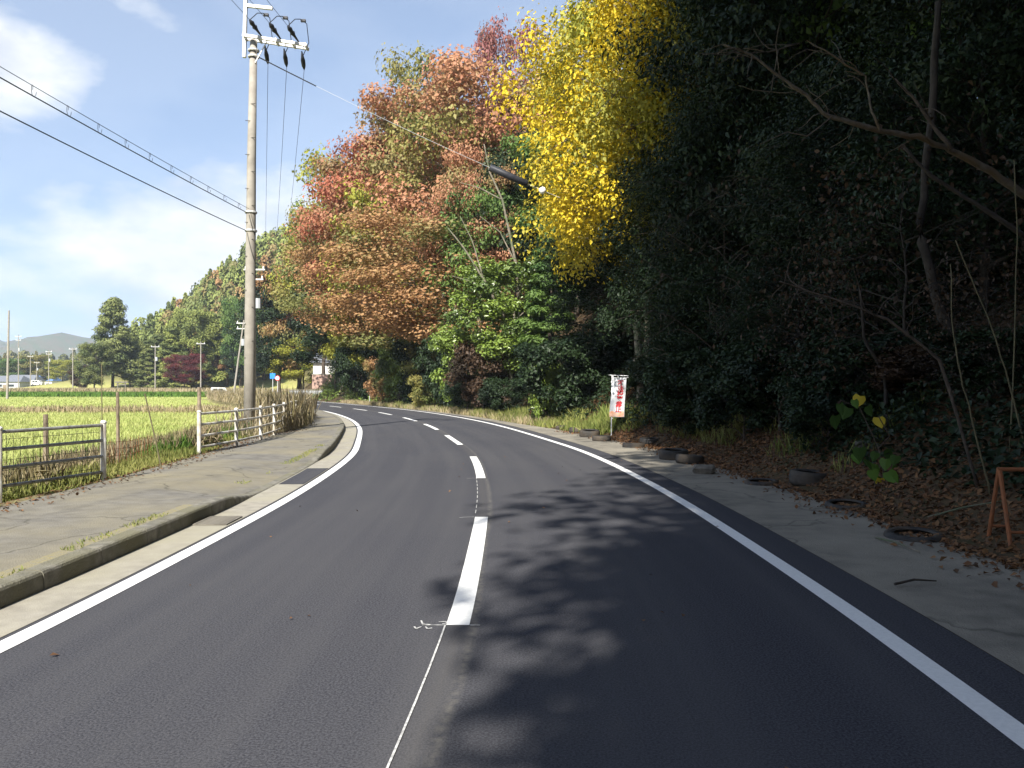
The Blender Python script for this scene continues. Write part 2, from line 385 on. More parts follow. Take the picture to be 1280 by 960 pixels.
def asphalt_material():
    m = bpy.data.materials.new('fresh_asphalt'); m.use_nodes = True; t = m.node_tree; L = t.links.new; p = t.nodes['Principled BSDF']
    p.inputs['Roughness'].default_value = .85; p.inputs['Specular IOR Level'].default_value = .06
    tcn = t.nodes.new('ShaderNodeTexCoord')
    def nz(scale, lo, hi, d=4, co='Object', sc_=None):
        n = t.nodes.new('ShaderNodeTexNoise'); n.inputs['Scale'].default_value = scale; n.inputs['Detail'].default_value = d
        v = tcn.outputs[co]
        if sc_:
            mpn = t.nodes.new('ShaderNodeMapping'); mpn.inputs['Scale'].default_value = sc_; L(v, mpn.inputs[0]); v = mpn.outputs[0]
        L(v, n.inputs['Vector']); r = t.nodes.new('ShaderNodeMapRange'); r.inputs['From Min'].default_value = lo; r.inputs['From Max'].default_value = hi
        L(n.outputs['Fac'], r.inputs['Value']); return r.outputs[0], n.outputs['Fac']
    def mixc(f, A, B, k=None):
        n = t.nodes.new('ShaderNodeMix'); n.data_type = 'RGBA'
        if k is not None:
            mm = t.nodes.new('ShaderNodeMath'); mm.operation = 'MULTIPLY'; mm.inputs[1].default_value = k; L(f, mm.inputs[0]); f = mm.outputs[0]
        L(f, n.inputs['Factor'])
        for kk, v in (('A', A), ('B', B)):
            if isinstance(v, tuple): n.inputs[kk].default_value = (*v, 1)
            else: L(v, n.inputs[kk])
        return n.outputs['Result']
    f1, h1 = nz(75, .36, .64, 3); f2, _ = nz(.35, .35, .7, 5); f3, _ = nz(1.0, .40, .68, 4, 'UV', (2.2, .06, 1)); f4, _ = nz(220, .62, .75, 1)
    c = mixc(f1, (.026,.027,.034), (.078,.079,.090)); c = mixc(f2, c, (.066,.066,.071), .45); c = mixc(f3, c, (.086,.085,.089), .45); c = mixc(f4, c, (.22,.21,.20), .6)
    su = t.nodes.new('ShaderNodeSeparateXYZ'); L(tcn.outputs['UV'], su.inputs[0])
    def mth(op, a_, b_=None, cl=False):
        n = t.nodes.new('ShaderNodeMath'); n.operation = op; n.use_clamp = cl
        for i_, v in enumerate((a_, b_)):
            if v is None: continue
            if isinstance(v, (int, float)): n.inputs[i_].default_value = v
            else: L(v, n.inputs[i_])
        return n.outputs[0]
    fw, _ = nz(.5, .3, .7, 3, 'UV', (.4, .6, 1)); fs, _ = nz(14, .35, .7, 4)
    off = mth('ADD', su.outputs['X'], mth('MULTIPLY', mth('SUBTRACT', fw, .5), .05))
    band = mth('SUBTRACT', 1.0, mth('DIVIDE', mth('ABSOLUTE', mth('SUBTRACT', off, .10)), .05), True)
    c = mixc(mth('MULTIPLY', band, fs), c, (.17,.16,.14), .75)
    band2 = mth('SUBTRACT', 1.0, mth('DIVIDE', mth('ABSOLUTE', mth('SUBTRACT', off, .0)), .12), True)
    c = mixc(band2, c, (.095,.09,.085), .35)
    L(c, p.inputs['Base Color'])
    b = t.nodes.new('ShaderNodeBump'); b.inputs['Strength'].default_value = .55; b.inputs['Distance'].default_value = .006; L(h1, b.inputs['Height']); L(b.outputs[0], p.inputs['Normal'])
    return m
ASPH = asphalt_material()
s0, s1 = S_CAM - 30, sY(119)
strip('road', -3.05, 3.42, 0.0, s0, s1, ASPH, nu=5)
GUT_OUT = -3.52
strip('gutter', GUT_OUT, -3.05, .004, s0, s1, M['concrete'])
def sh_edge(s): return 5.15 - 1.0*smooth(sY(22), sY(40), s) - .35*smooth(sY(42), sY(60), s)
strip('road_shoulder', 3.42, sh_edge, .004, s0, s1, M['shoulder'], nu=3)
# kerb with a lowered stretch at the field entrance
def dip(s): return smooth(sY(11.2), sY(13.3), s)*(1 - smooth(sY(18.0), sY(21.0), s))
def kz(s): return .165 - .15*dip(s)
WALK = mat('worn_pavement', (.195,.184,.160), .93, var=(.13,.122,.107), scale=4.5, detail=9, bump=.5, bscale=70, var2=(.225,.20,.135), scale2=.45)
def add_cracks(m, scl, wd, col, k):
    t = m.node_tree; p = t.nodes['Principled BSDF']; src = p.inputs['Base Color'].links[0].from_socket; tcn = t.nodes.new('ShaderNodeTexCoord')
    nz_ = t.nodes.new('ShaderNodeTexNoise'); nz_.inputs['Scale'].default_value = 1.5; nz_.inputs['Detail'].default_value = 6; t.links.new(tcn.outputs['Object'], nz_.inputs['Vector'])
    va = t.nodes.new('ShaderNodeVectorMath'); va.operation = 'MULTIPLY_ADD'; va.inputs[1].default_value = (.9,.9,.9); t.links.new(nz_.outputs['Color'], va.inputs[0]); t.links.new(tcn.outputs['Object'], va.inputs[2])
    vo = t.nodes.new('ShaderNodeTexVoronoi'); vo.feature = 'DISTANCE_TO_EDGE'; vo.inputs['Scale'].default_value = scl; t.links.new(va.outputs[0], vo.inputs['Vector'])
    mr = t.nodes.new('ShaderNodeMapRange'); mr.inputs['From Min'].default_value = 0; mr.inputs['From Max'].default_value = wd; mr.inputs['To Min'].default_value = k; mr.inputs['To Max'].default_value = 0; t.links.new(vo.outputs['Distance'], mr.inputs['Value'])
    mx_ = t.nodes.new('ShaderNodeMix'); mx_.data_type = 'RGBA'; t.links.new(mr.outputs[0], mx_.inputs['Factor']); t.links.new(src, mx_.inputs['A']); mx_.inputs['B'].default_value = (*col, 1)
    t.links.new(mx_.outputs['Result'], p.inputs['Base Color'])
add_cracks(WALK, .38, .012, (.07,.065,.05), .75)
add_cracks(M['shoulder'], .25, .008, (.07,.065,.055), .6)
kerb = link('kerb', None); kerb['kind'] = 'structure'
PROF = lambda h, j: ((GUT_OUT+.012+j, 0.0), (GUT_OUT+j, h-.03), (GUT_OUT-.012+j, h-.010), (GUT_OUT-.035+j, h), (GUT_OUT-.168+j*.2, h+.003), (GUT_OUT-.168, -.02))
a_ = S_CAM - 6; kr = random.Random(3)
while a_ < s1 - 2:
    ln = 1.0 if a_ < sY(45) else 2.0; j_ = kr.uniform(-.006,.006); dz = kr.uniform(-.004,.004); V = []
    ss_ = np.linspace(a_+.005, a_+ln-.005, 5)
    for s in ss_:
        for uu, zz in PROF(kz(s)+dz, j_): V.append(tuple(rp(s, uu, zz)))
    n6 = 6; Fq_ = [(i*n6+k, i*n6+k+1, (i+1)*n6+k+1, (i+1)*n6+k) for i in range(4) for k in range(5)] + [tuple(range(5,-1,-1)), tuple(4*n6+k for k in range(6))]
    MB().add(V, Fq_).build('kerb_stone', M['kerb'], kerb); a_ += ln
strip('pavement', walk_edge, GUT_OUT-.168, 0, s0, s1, WALK, nu=7, zf=lambda s, k: .150 - .133*dip(s)*smooth(.45, 1, k))
strip('moss_seam', GUT_OUT-.34, GUT_OUT-.17, 0, sY(4), sY(10.8), M['moss'], zf=lambda s, k: .157)
# asphalt patch in the gutter at the entrance
strip('asphalt_patch', GUT_OUT+.03, -3.06, .009, sY(14.4), sY(17.2), ASPH, parent=None)
# painted markings
LINES = [('edge_line', -3.0, -2.84), ('edge_line', 2.84, 3.0)]
for n_, a, b in LINES: strip(n_, a, b, .0045, s0, s1, M['paint'])
dY = [(5.87,10.7),(15.2,19.8),(23.8,28.3),(31.9,36.6),(39.6,44.0)]
ds = [(sY(a), sY(b)) for a, b in dY]; e_ = ds[-1][1]
while e_ < s1 - 10: ds.append((e_ + 4.3, e_ + 8.9)); e_ += 8.9
ds.insert(0, (ds[0][0]-9.2, ds[0][0]-4.6))
for a, b in ds: strip('centre_dash', -.08, .085, .0045, a, b, M['paint'])
# chalk setting-out line, ticks and figures
strip('chalk_mark', -.092, -.080, .006, sY(1), sY(5.87), M['chalk'])
ch = MB()
for k in range(9):
    a = ds[1][1] + .3 + k*.5
    ch.add([rp(a, -.088, .006), rp(a, -.078, .006), rp(a+.3, -.078, .006), rp(a+.3, -.088, .006)], [(0,1,2,3)])
def cseg(s, u, pts, wd=.012):
    for p, q2 in zip(pts[:-1], pts[1:]):
        a = Vector((u+p[0], s+p[1])); b = Vector((u+q2[0], s+q2[1])); d = (b-a).normalized(); n = Vector((-d.y, d.x))*wd/2
        ch.add([rp(x.y, x.x, .0062) for x in (a-n, a+n, b+n, b-n)], [(0,1,2,3)])
sa = sY(5.87)
cseg(sa, 0, [(-.25,-.01),(-.09,-.008)]); cseg(sa, 0, [(.09,-.006),(.16,-.004)])
cseg(sa, -.30, [(.03,.1),(.05,.02),(.11,.0)]); cseg(sa, -.16, [(.02,.07),(.07,.08),(.085,.04),(.05,.02)]); cseg(sa, -.28, [(-.02,-.05),(.0,-.10),(.03,-.05)]); cseg(sa, -.22, [(0,-.05),(.02,-.10),(.05,-.08)])
cseg(ds[1][1], 0, [(-.28,-.06),(-.2,-.02),(-.09,-.01)]); cseg(ds[2][0], 0, [(-.26,-.05),(-.09,0)]); 
props(ch.build('chalk_figures', M['chalk']), kind='structure')

# ------------------------------------------------------------------ vegetation builders
def leaf_mesh(name, C, Nrm, A, L, W, tint, m, fold=.18):
    """one folded two-triangle leaf per row: centre, normal, long axis, length, width, tint (n,2)"""
    Nrm = Nrm/np.linalg.norm(Nrm, axis=1, keepdims=True)
    A = A - Nrm*np.sum(A*Nrm, 1, keepdims=True); A /= np.linalg.norm(A, axis=1, keepdims=True) + 1e-9
    B = np.cross(Nrm, A); L = L[:,None]; W = W[:,None]
    b = C - A*L*.5; t = C + A*L*.5 - Nrm*L*.12; m1 = C - A*L*.08 + B*W*.5 + Nrm*W*fold; m2 = C - A*L*.08 - B*W*.5 + Nrm*W*fold
    n = len(C); V = np.stack([b, m1, t, m2], 1).reshape(-1, 3)
    i = np.arange(n)*4; Fc = np.stack([np.stack([i, i+2, i+1], 1), np.stack([i, i+3, i+2], 1)], 1).reshape(-1, 3)
    me = mesh_np(name, V, Fc, m)
    col = np.zeros((n, 4, 4), np.float32); col[:,:,0] = tint[:,0:1]; col[:,:,1] = tint[:,1:2]; col[:,:,3] = 1
    ca = me.color_attributes.new('tint', 'FLOAT_COLOR', 'POINT'); ca.data.foreach_set('color', col.ravel())
    return me
def wob(r, p0, p1, n, amp, sag=0):
    P = []; p0 = np.array(p0); p1 = np.array(p1); d = np.linalg.norm(p1-p0)
    off = np.zeros(3)
    for k in range(n+1):
        t = k/n; off = off*.6 + r.normal(0, amp*d, 3)*(1 if 0 < k else 0)
        P.append(p0 + (p1-p0)*t + off*math.sin(math.pi*min(t*.9,1))*1.0 + np.array([0,0,-sag*d*t*t + sag*d*t]))
    return P
def gen_tree(name, seed, H, R, base, nl, ns, nleaf, L, W, style='round', rt=None, lean=(0,0), rc=None, upbias=.6):
    r = np.random.default_rng(seed); tk = MB(); rt = rt or H*.016
    top = np.array([lean[0], lean[1], H*.93])
    n = 9; tp = [np.array([lean[0]*(k/n)**1.6, lean[1]*(k/n)**1.6, H*.93*k/n]) + (r.normal(0, H*.008, 3)*[1,1,0] if 0 < k < n else 0) for k in range(n+1)]
    tp[0][2] = -.4
    tr = [rt*(1.25 if k == 0 else 1)*(1 - .88*(k/n))**.9 for k in range(n+1)]
    tk.tube([Vector(p) for p in tp], tr, 7)
    tips = []
    for i in range(nl):
        f = ((i + .5 + r.uniform(-.3,.3))/nl); f = min(max(f, .02), .98)
        t = base + (1-base)*f; a = i*2.39996 + r.uniform(-.5, .5)
        k = t*n; k0 = min(int(k), n-1); p0 = tp[k0] + (tp[k0+1]-tp[k0])*(k-k0)
        if style == 'cone': rr = R*((1-f)**.85*.94 + .06)*r.uniform(.75,1.1); up = -.12 + .5*f
        elif style == 'layer': rr = R*(.42 + .58*math.sin(math.pi*(.18+.72*f)))*r.uniform(.7,1.1); up = .30 + .15*f
        elif style == 'droop': rr = R*(.5+.5*math.sin(math.pi*(.15+.75*f)))*r.uniform(.7,1.1); up = .35
        elif style == 'shrub': rr = R*(.55+.45*math.sin(math.pi*(.2+.7*f)))*r.uniform(.7,1.1); up = .75
        else: rr = R*(.40+.60*math.sin(math.pi*(.17+.75*f)))*r.uniform(.75,1.1); up = .28 + .75*f
        e = p0 + np.array([math.cos(a)*rr, math.sin(a)*rr, up*rr])
        e[2] = min(e[2], H*1.0)
        lp = wob(r, p0, e, 5, .05, .10 if style != 'cone' else -.05)
        rl = max(rt*.5*(1-t)**.5, rt*.10)
        tk.tube([Vector(p) for p in lp], [rl*(1-.8*q/5) for q in range(6)], 5, cap=False)
        ci = r.uniform(0, 1)
        tips.append((lp[-1], 1.0, ci)); 
        for j in range(ns):
            g = .3 + .65*(j+r.uniform(0,.9))/ns; kk = min(int(g*5), 4); b0 = lp[kk] + (lp[kk+1]-lp[kk])*(g*5-kk)
            sa_ = a + r.choice([-1,1])*r.uniform(.4, 1.25); ln = rr*r.uniform(.22,.46)
            e2 = b0 + np.array([math.cos(sa_)*ln, math.sin(sa_)*ln, ln*(r.uniform(-.1,.55) if style in ('round','shrub') else (r.uniform(-.12,.2) if style != 'droop' else r.uniform(-.8,.25)))])
            bp = wob(r, b0, e2, 3, .06); tk.tube([Vector(p) for p in bp], [rl*.4*(1-.75*q/3) for q in range(4)], 4, cap=False)
            tips.append((e2, r.uniform(.7,1.1), np.clip(ci + r.normal(0,.2), 0, 1)))
    rc = rc or R*.2
    wts = np.array([t[1]**2 for t in tips]); k = r.choice(len(tips), nleaf, p=wts/wts.sum())
    TP = np.array([t[0] for t in tips])[k]; SZ = np.array([t[1] for t in tips])[k]; CI = np.array([t[2] for t in tips])[k]
    g = r.normal(0, 1, (nleaf, 3)); gl = np.linalg.norm(g, axis=1, keepdims=True); g = g/gl*np.minimum(gl, 2.1)*.62
    sc3 = {'layer': (1.15,1.15,.55), 'cone': (.9,.9,.5), 'droop': (.8,.8,1.0), 'shrub': (1,1,.75)}.get(style, (1,1,.72))
    C = TP + g*np.array(sc3)*rc*SZ[:,None]
    if style == 'cone': C[:,2] -= .12*np.hypot(g[:,0], g[:,1])*rc
    nr = g*.8 + r.normal(0, .42, (nleaf,3)) + np.array([0,0,upbias])
    ax = r.normal(0, 1, (nleaf,3)) + np.array([0,0,-.35 if style != 'droop' else -1.1]) + (C - np.array([0,0,1])*C[:,2:3])*(.25 if style != 'cone' else .6)
    sv = r.uniform(.45,1.45,nleaf); Ls = L*sv; Ws = W*sv*r.uniform(.75,1.25,nleaf)
    tint = np.stack([np.clip(r.beta(1.2,1.2,nleaf)*.7 + .3*CI, 0, 1), np.clip((CI-.5)*2.4 + r.normal(0,.18,nleaf), 0, .95)], 1)
    cm = leaf_mesh(name + '_leaves', C, nr, ax, Ls, Ws, tint, None)
    cm.materials.append(LEAF['green'])
    tm = tk.mesh(name + '_wood', M['bark'], True)
    return dict(trunk=tm, crown=cm, H=H, R=R, base=base)
ARCH = {}
def arch(name, *a, **k): ARCH[name] = gen_tree(name, *a, **k)
arch('broad1', 11, 12, 4.2, .22, 24, 6, 30000, .25, .15)
arch('broad2', 12, 12, 4.0, .18, 26, 6, 30000, .24, .15, lean=(1.0,.3))
arch('broad3', 13, 12, 4.4, .30, 22, 6, 26000, .26, .16, lean=(-.8,.5))
arch('maple1', 21, 12, 5.0, .28, 26, 8, 42000, .17, .13, style='layer', lean=(-.8,-.6), rc=.95)
arch('maple2', 22, 12, 4.8, .22, 26, 8, 42000, .17, .13, style='layer', lean=(.8,0), rc=.9)
arch('yellow1', 31, 12, 4.2, .30, 30, 8, 54000, .135, .088, style='droop', lean=(-1.4,-.8), rc=.8)
arch('cedar1', 41, 15, 2.7, .06, 46, 4, 22000, .42, .13, style='cone', rc=.62)
arch('cedar2', 42, 15, 2.9, .10, 40, 4, 22000, .42, .14, style='cone', rc=.66)
arch('pine1', 43, 15, 3.9, .16, 30, 6, 24000, .36, .16, style='cone', rc=.95)
arch('tall1', 73, 20, 5.2, .46, 26, 7, 52000, .30, .17, rc=1.25, upbias=.4)
arch('sparse1', 51, 12, 3.6, .30, 20, 6, 9000, .24, .14, rc=.8)
arch('shrub1', 61, 3, 1.8, .04, 18, 5, 13000, .14, .085, style='shrub', rt=.05)
arch('shrub2', 62, 3, 1.9, .02, 16, 5, 11000, .15, .10, style='shrub', rt=.05)
arch('near1', 71, 14, 5.2, .10, 30, 7, 40000, .24, .11, rc=1.0, upbias=.3)
arch('near2', 72, 14, 5.0, .06, 30, 7, 46000, .20, .08, rc=1.05, upbias=.2, style='droop')
arch('twig2', 82, 5, 2.6, .05, 30, 9, 160, .11, .07, style='droop', rt=.05, rc=.7)
arch('twig1', 81, 5, 2.6, .05, 26, 9, 1700, .11, .07, style='droop', rt=.05, rc=.7)

def place(name, A, loc, sxy, sz, leaf, label, group, rz=0, bark=None, tilt=(0,0), cat='tree'):
    a = ARCH[A]; e = empty(name, loc, label, cat, group); e.rotation_euler = (Matrix.Rotation(tilt[1], 3, 'Y') @ Matrix.Rotation(rz, 3, 'Z')).to_euler(); e.scale = (sxy, sxy, sz)
    for part in ('trunk', 'crown'):
        o = link(part if 'shrub' not in name or part == 'crown' else 'stem', a[part], e)
        m = LEAF[leaf] if part == 'crown' else (bark or M['bark'])
        o.material_slots[0].link = 'OBJECT'; o.material_slots[0].material = m
    return e
rr_ = random.Random(5)
SKY = np.array([(150,400),(385,332),(400,262),(440,205),(470,185),(500,142),(540,104),(560,92),(600,76),(640,36),(680,-60),(760,-400)], float)
def skyline(px): return float(np.interp(px, SKY[:,0], SKY[:,1]))
def ptree(px, ytop, wpx, u, A, leaf, label, group, name='broadleaf_tree', bark=None, tilt=(0,0), rz=None, cat='tree', Y=None):
    """a tree whose crown is centred on photo column px, standing u metres right of the road's centre line"""
    Y = Y or solveY(px, u); x = (px-640)/F*Y; g = gz(x, Y); a = ARCH[A]
    if px > 360 and Y < 140 and A != 'sparse1': ytop = max(ytop, skyline(px - .14*wpx))
    ztop = CAMH + (HZ-ytop)/F*Y; h = max(ztop - g, .5)
    return place(name, A, (x, Y, g), wpx/F*Y/2/a['R'], h/a['H'], leaf, label, group, rr_.uniform(0, 6.28) if rz is None else rz, bark, tilt, cat)
GW = 'trees along the outer edge of the road'
GS = 'shrubs along the outer edge of the road'
# --- the sunlit wall of trees, from the middle of the picture to the bend
ptree(815, 0, 290, 8.0, 'yellow1', 'yellow', 'tall bright yellow autumn tree drooping over the roadside', GW, 'yellow_tree', M['bark_pale'], rz=.6)
ptree(835, -60, 260, 9.5, 'yellow1', 'yellow', 'upper yellow tree rising behind the drooping bright yellow one', GW, 'yellow_tree', M['bark_pale'])
ptree(815, 225, 80, 8.5, 'yellow1', 'yellow', 'small golden tree glowing at the edge of the deep shade', GW, 'yellow_tree')
ptree(800, -70, 190, 7.6, 'sparse1', 'yellowgreen', 'airy green and yellow tree in front of the right side of the yellow ones', GW, 'bare_topped_tree')
ptree(862, -90, 150, 8.6, 'broad1', 'yellowgreen', 'half lit green tree at the top of the shade line', GW)
ptree(565, 165, 150, 8.6, 'sparse1', 'olive', 'thin olive tree in front of the large orange tree', GW, 'bare_topped_tree', M['bark_pale'])
ptree(495, 250, 130, 7.0, 'sparse1', 'yellowgreen', 'thin yellow-green tree in front of the brick red tree', GW, 'bare_topped_tree', M['bark_pale'])
ptree(600, 255, 110, 7.2, 'sparse1', 'green', 'thin green tree above the camellia-like one', GW, 'bare_topped_tree', M['bark_pale'])
ptree(590, 85, 260, 12, 'maple1', 'orange', 'large orange tree below the skyline left of the yellow tree', GW, 'maple_tree', M['bark_pale'])
ptree(530, 140, 220, 10.5, 'maple2', 'orange', 'spreading orange-red tree above the pale slanting limbs', GW, 'maple_tree', M['bark_pale'])
ptree(636, 48, 85, 15, 'sparse1', 'purple', 'thin purplish red tree on the skyline beside the yellow tree', GW, 'bare_topped_tree', M['bark_pale'])
ptree(535, 92, 110, 14, 'sparse1', 'olive', 'thin olive green tree poking through the skyline above the orange trees', GW, 'bare_topped_tree', M['bark_pale'])
ptree(485, 205, 190, 8.5, 'maple1', 'red', 'brick red layered tree at the left shoulder of the wooded skyline', GW, 'maple_tree', M['bark_pale'])
ptree(565, 285, 260, 7.0, 'maple2', 'rust', 'rust orange tree in flat layers over the dark evergreens', GW, 'maple_tree', M['bark_pale'])
ptree(475, 300, 200, 7.5, 'maple1', 'rust', 'brown orange tree low in the wall of trees before the bend', GW, 'maple_tree', M['bark_pale'])
ptree(610, 205, 130, 8.5, 'maple2', 'orange', 'orange tree half hidden behind the overhead black sleeve', GW, 'maple_tree', M['bark_pale'])
ptree(440, 205, 120, 9, 'sparse1', 'yellowgreen', 'airy yellow-green tree on the skyline left of the brick red tree', GW, 'bare_topped_tree')
ptree(405, 265, 90, 8, 'sparse1', 'yellowgreen', 'small airy green tree at the left end of the wooded skyline', GW, 'bare_topped_tree')
ptree(430, 270, 130, 7.5, 'broad2', 'olive', 'olive brown tree between the skyline and the bend', GW)
ptree(420, 340, 80, 6.5, 'maple1', 'rust', 'small rusty tree just above the bend in the road', GW, 'maple_tree')
ptree(380, 352, 62, 8.5, 'maple2', 'red', 'bright red maple at the far bend left of the rusty trees', GW, 'maple_tree')
ptree(372, 335, 80, 13, 'broad1', 'rust', 'orange brown tree on the slope above the far red maple', GW)
ptree(640, 335, 140, 6.2, 'broad2', 'camellia', 'glossy dark green camellia-like tree with a pale trunk behind the verge', GW, 'evergreen_tree', M['bark_pale'])
ptree(690, 262, 90, 7.6, 'cedar1', 'green', 'soft green conifer under the yellow tree', GW, 'conifer_tree')
ptree(665, 220, 130, 11, 'broad3', 'dark', 'dark evergreen behind the camellia-like tree and below the yellow tree', GW, 'evergreen_tree')
ptree(600, 300, 130, 9, 'broad1', 'dark', 'dark green tree between the rust layers and the camellia-like tree', GW, 'evergreen_tree')
ptree(425, 375, 110, 6.2, 'broad3', 'dark', 'dark green evergreen leaning over the road at the bend', GW, 'evergreen_tree')
ptree(452, 368, 80, 5.8, 'broad1', 'yellowgreen', 'yellow-green tree in front of the dark evergreen at the bend', GW)
ptree(508, 395, 66, 5.8, 'broad2', 'yellowgreen', 'small yellow-leaved tree low between dark shrubs and rust layers', GW)
ptree(545, 395, 90, 6.0, 'broad3', 'olive', 'dull olive bush-like tree left of the dark evergreen shrubs', GW)
ptree(350, 350, 84, 15, 'broad2', 'dark', 'dense green evergreen beside the main utility pole far down the road', GW, 'evergreen_tree')
ptree(376, 425, 76, 6.5, 'broad1', 'yellowgreen', 'low yellow-green bushy tree at the end of the visible road', GW)
# shrubs at the foot of the wall
SH = [(447,440,60,5.0,'shrub1','dark','dark evergreen shrub at the bend left of the orange-leaved shrub'),
 (478,455,38,4.8,'shrub2','rust','shrub with orange-brown leaves beside the road at the bend'),
 (500,440,60,5.2,'shrub1','camellia','green shrub right of the orange-leaved one'),
 (527,430,64,5.2,'shrub2','dark','tall dark shrub under the small yellow-leaved tree'),
 (562,432,70,5.0,'shrub1','dark','dark shrub mass in the middle of the roadside wall'),
 (590,425,80,5.4,'shrub2','camellia','rounded green shrub left of the brownish purple one'),
 (605,437,84,4.8,'shrub1','brown','brownish purple shrub under the camellia-like tree'),
 (628,450,34,6.2,'shrub2','lime','small brilliant lime green shrub catching the sun'),
 (585,470,60,4.5,'shrub1','dark','low dark shrub below the brownish purple one'),(630,478,56,4.7,'shrub1','dark','low dark shrub in front of the lime green one'),
 (682,462,40,5.0,'shrub2','camellia','small glossy shrub right of the pale trunk'),
 (700,440,110,5.6,'shrub1','dark','dark shaded shrub left of the banner'),
 (745,430,100,7.4,'shrub2','dark','dark shaded shrub directly behind the banner'),
 (540,475,50,4.4,'shrub2','olive','low olive shrub on the verge below the tall dark one')]
for px, yt, wp, u, A, lf, lab in SH: ptree(px, yt, wp, u, A, lf, lab, GS, 'roadside_shrub', cat='shrub')
# --- the shaded wood on the right
NE = [(808,285,110,7.8,'broad3','dark','dark round tree hiding the top of the pale trunk by the banner'),(775,290,180,8.6,'near1','dark','dark evergreen hanging behind the banner at the start of the shade'),
 (880,200,220,7.5,'near2','dark','bluish dark evergreen with drooping leaves right of the golden tree'),
 (950,-60,260,8.5,'near1','dark','tall shaded evergreen above the pale bent branch left end'),
 (960,120,260,8.0,'near2','dark','shaded evergreen behind the pale bent branch'),
 (1010,-80,300,9.5,'near1','dark','very dark evergreen behind the middle of the pale bent branch'),
 (1120,60,320,8.5,'near2','dark','very dark evergreen behind the brown twiggy thicket'),
 (1230,-90,320,9.0,'near1','dark','black-green evergreen at the top right corner'),
 (1000,330,200,7.4,'near2','dark','low dark evergreen over the heart-leaved vine'),
 (900,330,170,7.2,'near1','dark','low dark evergreen above the row of dumped tyres')]
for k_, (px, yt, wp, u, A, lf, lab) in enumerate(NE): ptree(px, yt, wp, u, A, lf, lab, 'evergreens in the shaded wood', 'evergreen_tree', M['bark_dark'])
SS_ = [(850,455,110,6.3,'shrub2','dark','dark shaded shrub right of the pale trunk'),(880,450,130,6.2,'shrub1','dark','dark shrub above the pair of tyres'),(930,470,120,6.0,'shrub2','dark','dark shrub behind the leaf-covered flat tyre'),
 (975,440,150,6.5,'shrub1','dark','tall dark shrub left of the big clean tyre'),(1035,480,120,6.1,'shrub1','dark','dark shrub right behind the big clean tyre'),(1080,430,150,6.8,'shrub2','dark','dark shrub above the heart-leaved vine'),(806,475,70,7.2,'shrub1','dark','low dark shrub between the banner and the pale trunk'),
 (1160,440,150,7.2,'shrub1','brown','withered brown shrub on the bank above the leaf litter'),(860,500,90,5.9,'shrub2','dark','low dark shrub close behind the tyre pair'),(1250,420,150,7.4,'shrub2','dark','dark shrub on the bank behind the orange frame')]
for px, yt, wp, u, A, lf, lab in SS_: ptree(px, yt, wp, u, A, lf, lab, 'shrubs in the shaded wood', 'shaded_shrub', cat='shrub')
for px, yt, wp, u, lab in [(905,215,210,6.8,'grey bare twigs hanging left of the large thicket'),(1000,150,240,7.2,'bare twigs behind the pale bent branch'),(1130,195,300,7.0,'brown twiggy thicket with withered leaves under the pale bent branch'),(1040,300,170,6.6,'smaller brown twiggy thicket below the larger one'),(1235,330,170,6.9,'twiggy thicket at the right edge above the leafy bank')]:
    ptree(px, yt, wp, u, 'twig2' if 'bare twigs' in lab else 'twig1', 'brown', lab, 'bare thickets in the shaded wood', 'twiggy_thicket', M['bark'] if 'bare twigs' in lab else M['bark_dark'], cat='thicket')
# --- back rows on the slope
rb = random.Random(11); cnt = 0
for u, st in ((14, 5.2), (20, 6.0), (27, 7.5)):
    s = S_CAM + 4 + rb.uniform(0, 3)
    while s < S_CAM + 150:
        p = rp(s, u + rb.uniform(-1.5, 1.5)); ppx = 640 + F*p.x/max(p.y, 1)
        if p.y > 3:
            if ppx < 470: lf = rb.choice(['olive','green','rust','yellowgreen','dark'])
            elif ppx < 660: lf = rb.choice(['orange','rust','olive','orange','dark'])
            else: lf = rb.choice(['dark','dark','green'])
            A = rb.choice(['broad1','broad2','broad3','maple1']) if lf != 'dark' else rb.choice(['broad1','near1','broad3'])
            h = rb.uniform(10.5, 13.5)*(1 if ppx > 470 else .9)
            h = min(h, CAMH + (HZ - skyline(ppx - 2.2*F/p.y))/F*p.y - gz(p.x, p.y))
            if h < 4: s += st*.6; continue
            nm = {'olive':'olive','green':'green','rust':'rusty brown','yellowgreen':'yellow-green','dark':'dark evergreen','orange':'orange'}[lf]
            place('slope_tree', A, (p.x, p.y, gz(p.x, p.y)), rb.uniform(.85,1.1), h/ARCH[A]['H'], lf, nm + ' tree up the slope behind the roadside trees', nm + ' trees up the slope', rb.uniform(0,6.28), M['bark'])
        s += st*rb.uniform(.8, 1.25)
# --- tall trees of the same wood beside and behind the camera; they shade the right lane
BK = [(.75,-12.2,20,.92),(2.4,-9.2,18,.7),(7.6,11.0,24,1.0),(7.2,5,24,1.15),(6.2,-.5,22,1.15),(4.6,-6.0,21,1.1),(1.8,-11.5,21,1.05),(4.2,-3.6,19,.9),(9.5,1,25,1.2),(7.5,-6,24,1.2),(9.4,14.5,20,1.1),(11,-4,22,1.3),(8,-10,22,1.3),(4.5,-16,22,1.3),(13,5,22,1.3),(14,12,22,1.3)]
for x, y, h, k in [(a_+.75, b_, c_, d_) for a_, b_, c_, d_ in BK]:
    place('tall_tree', 'tall1', (x, y, gz(x, y)), k, h/20, 'dark', 'tall evergreen standing outside the picture beside the viewer, shading the right lane', 'tall trees beside the viewer', rb.uniform(0,6.28), M['bark_dark'], tilt=(0, -.14 if y > -1 and x < 9 else -.035))

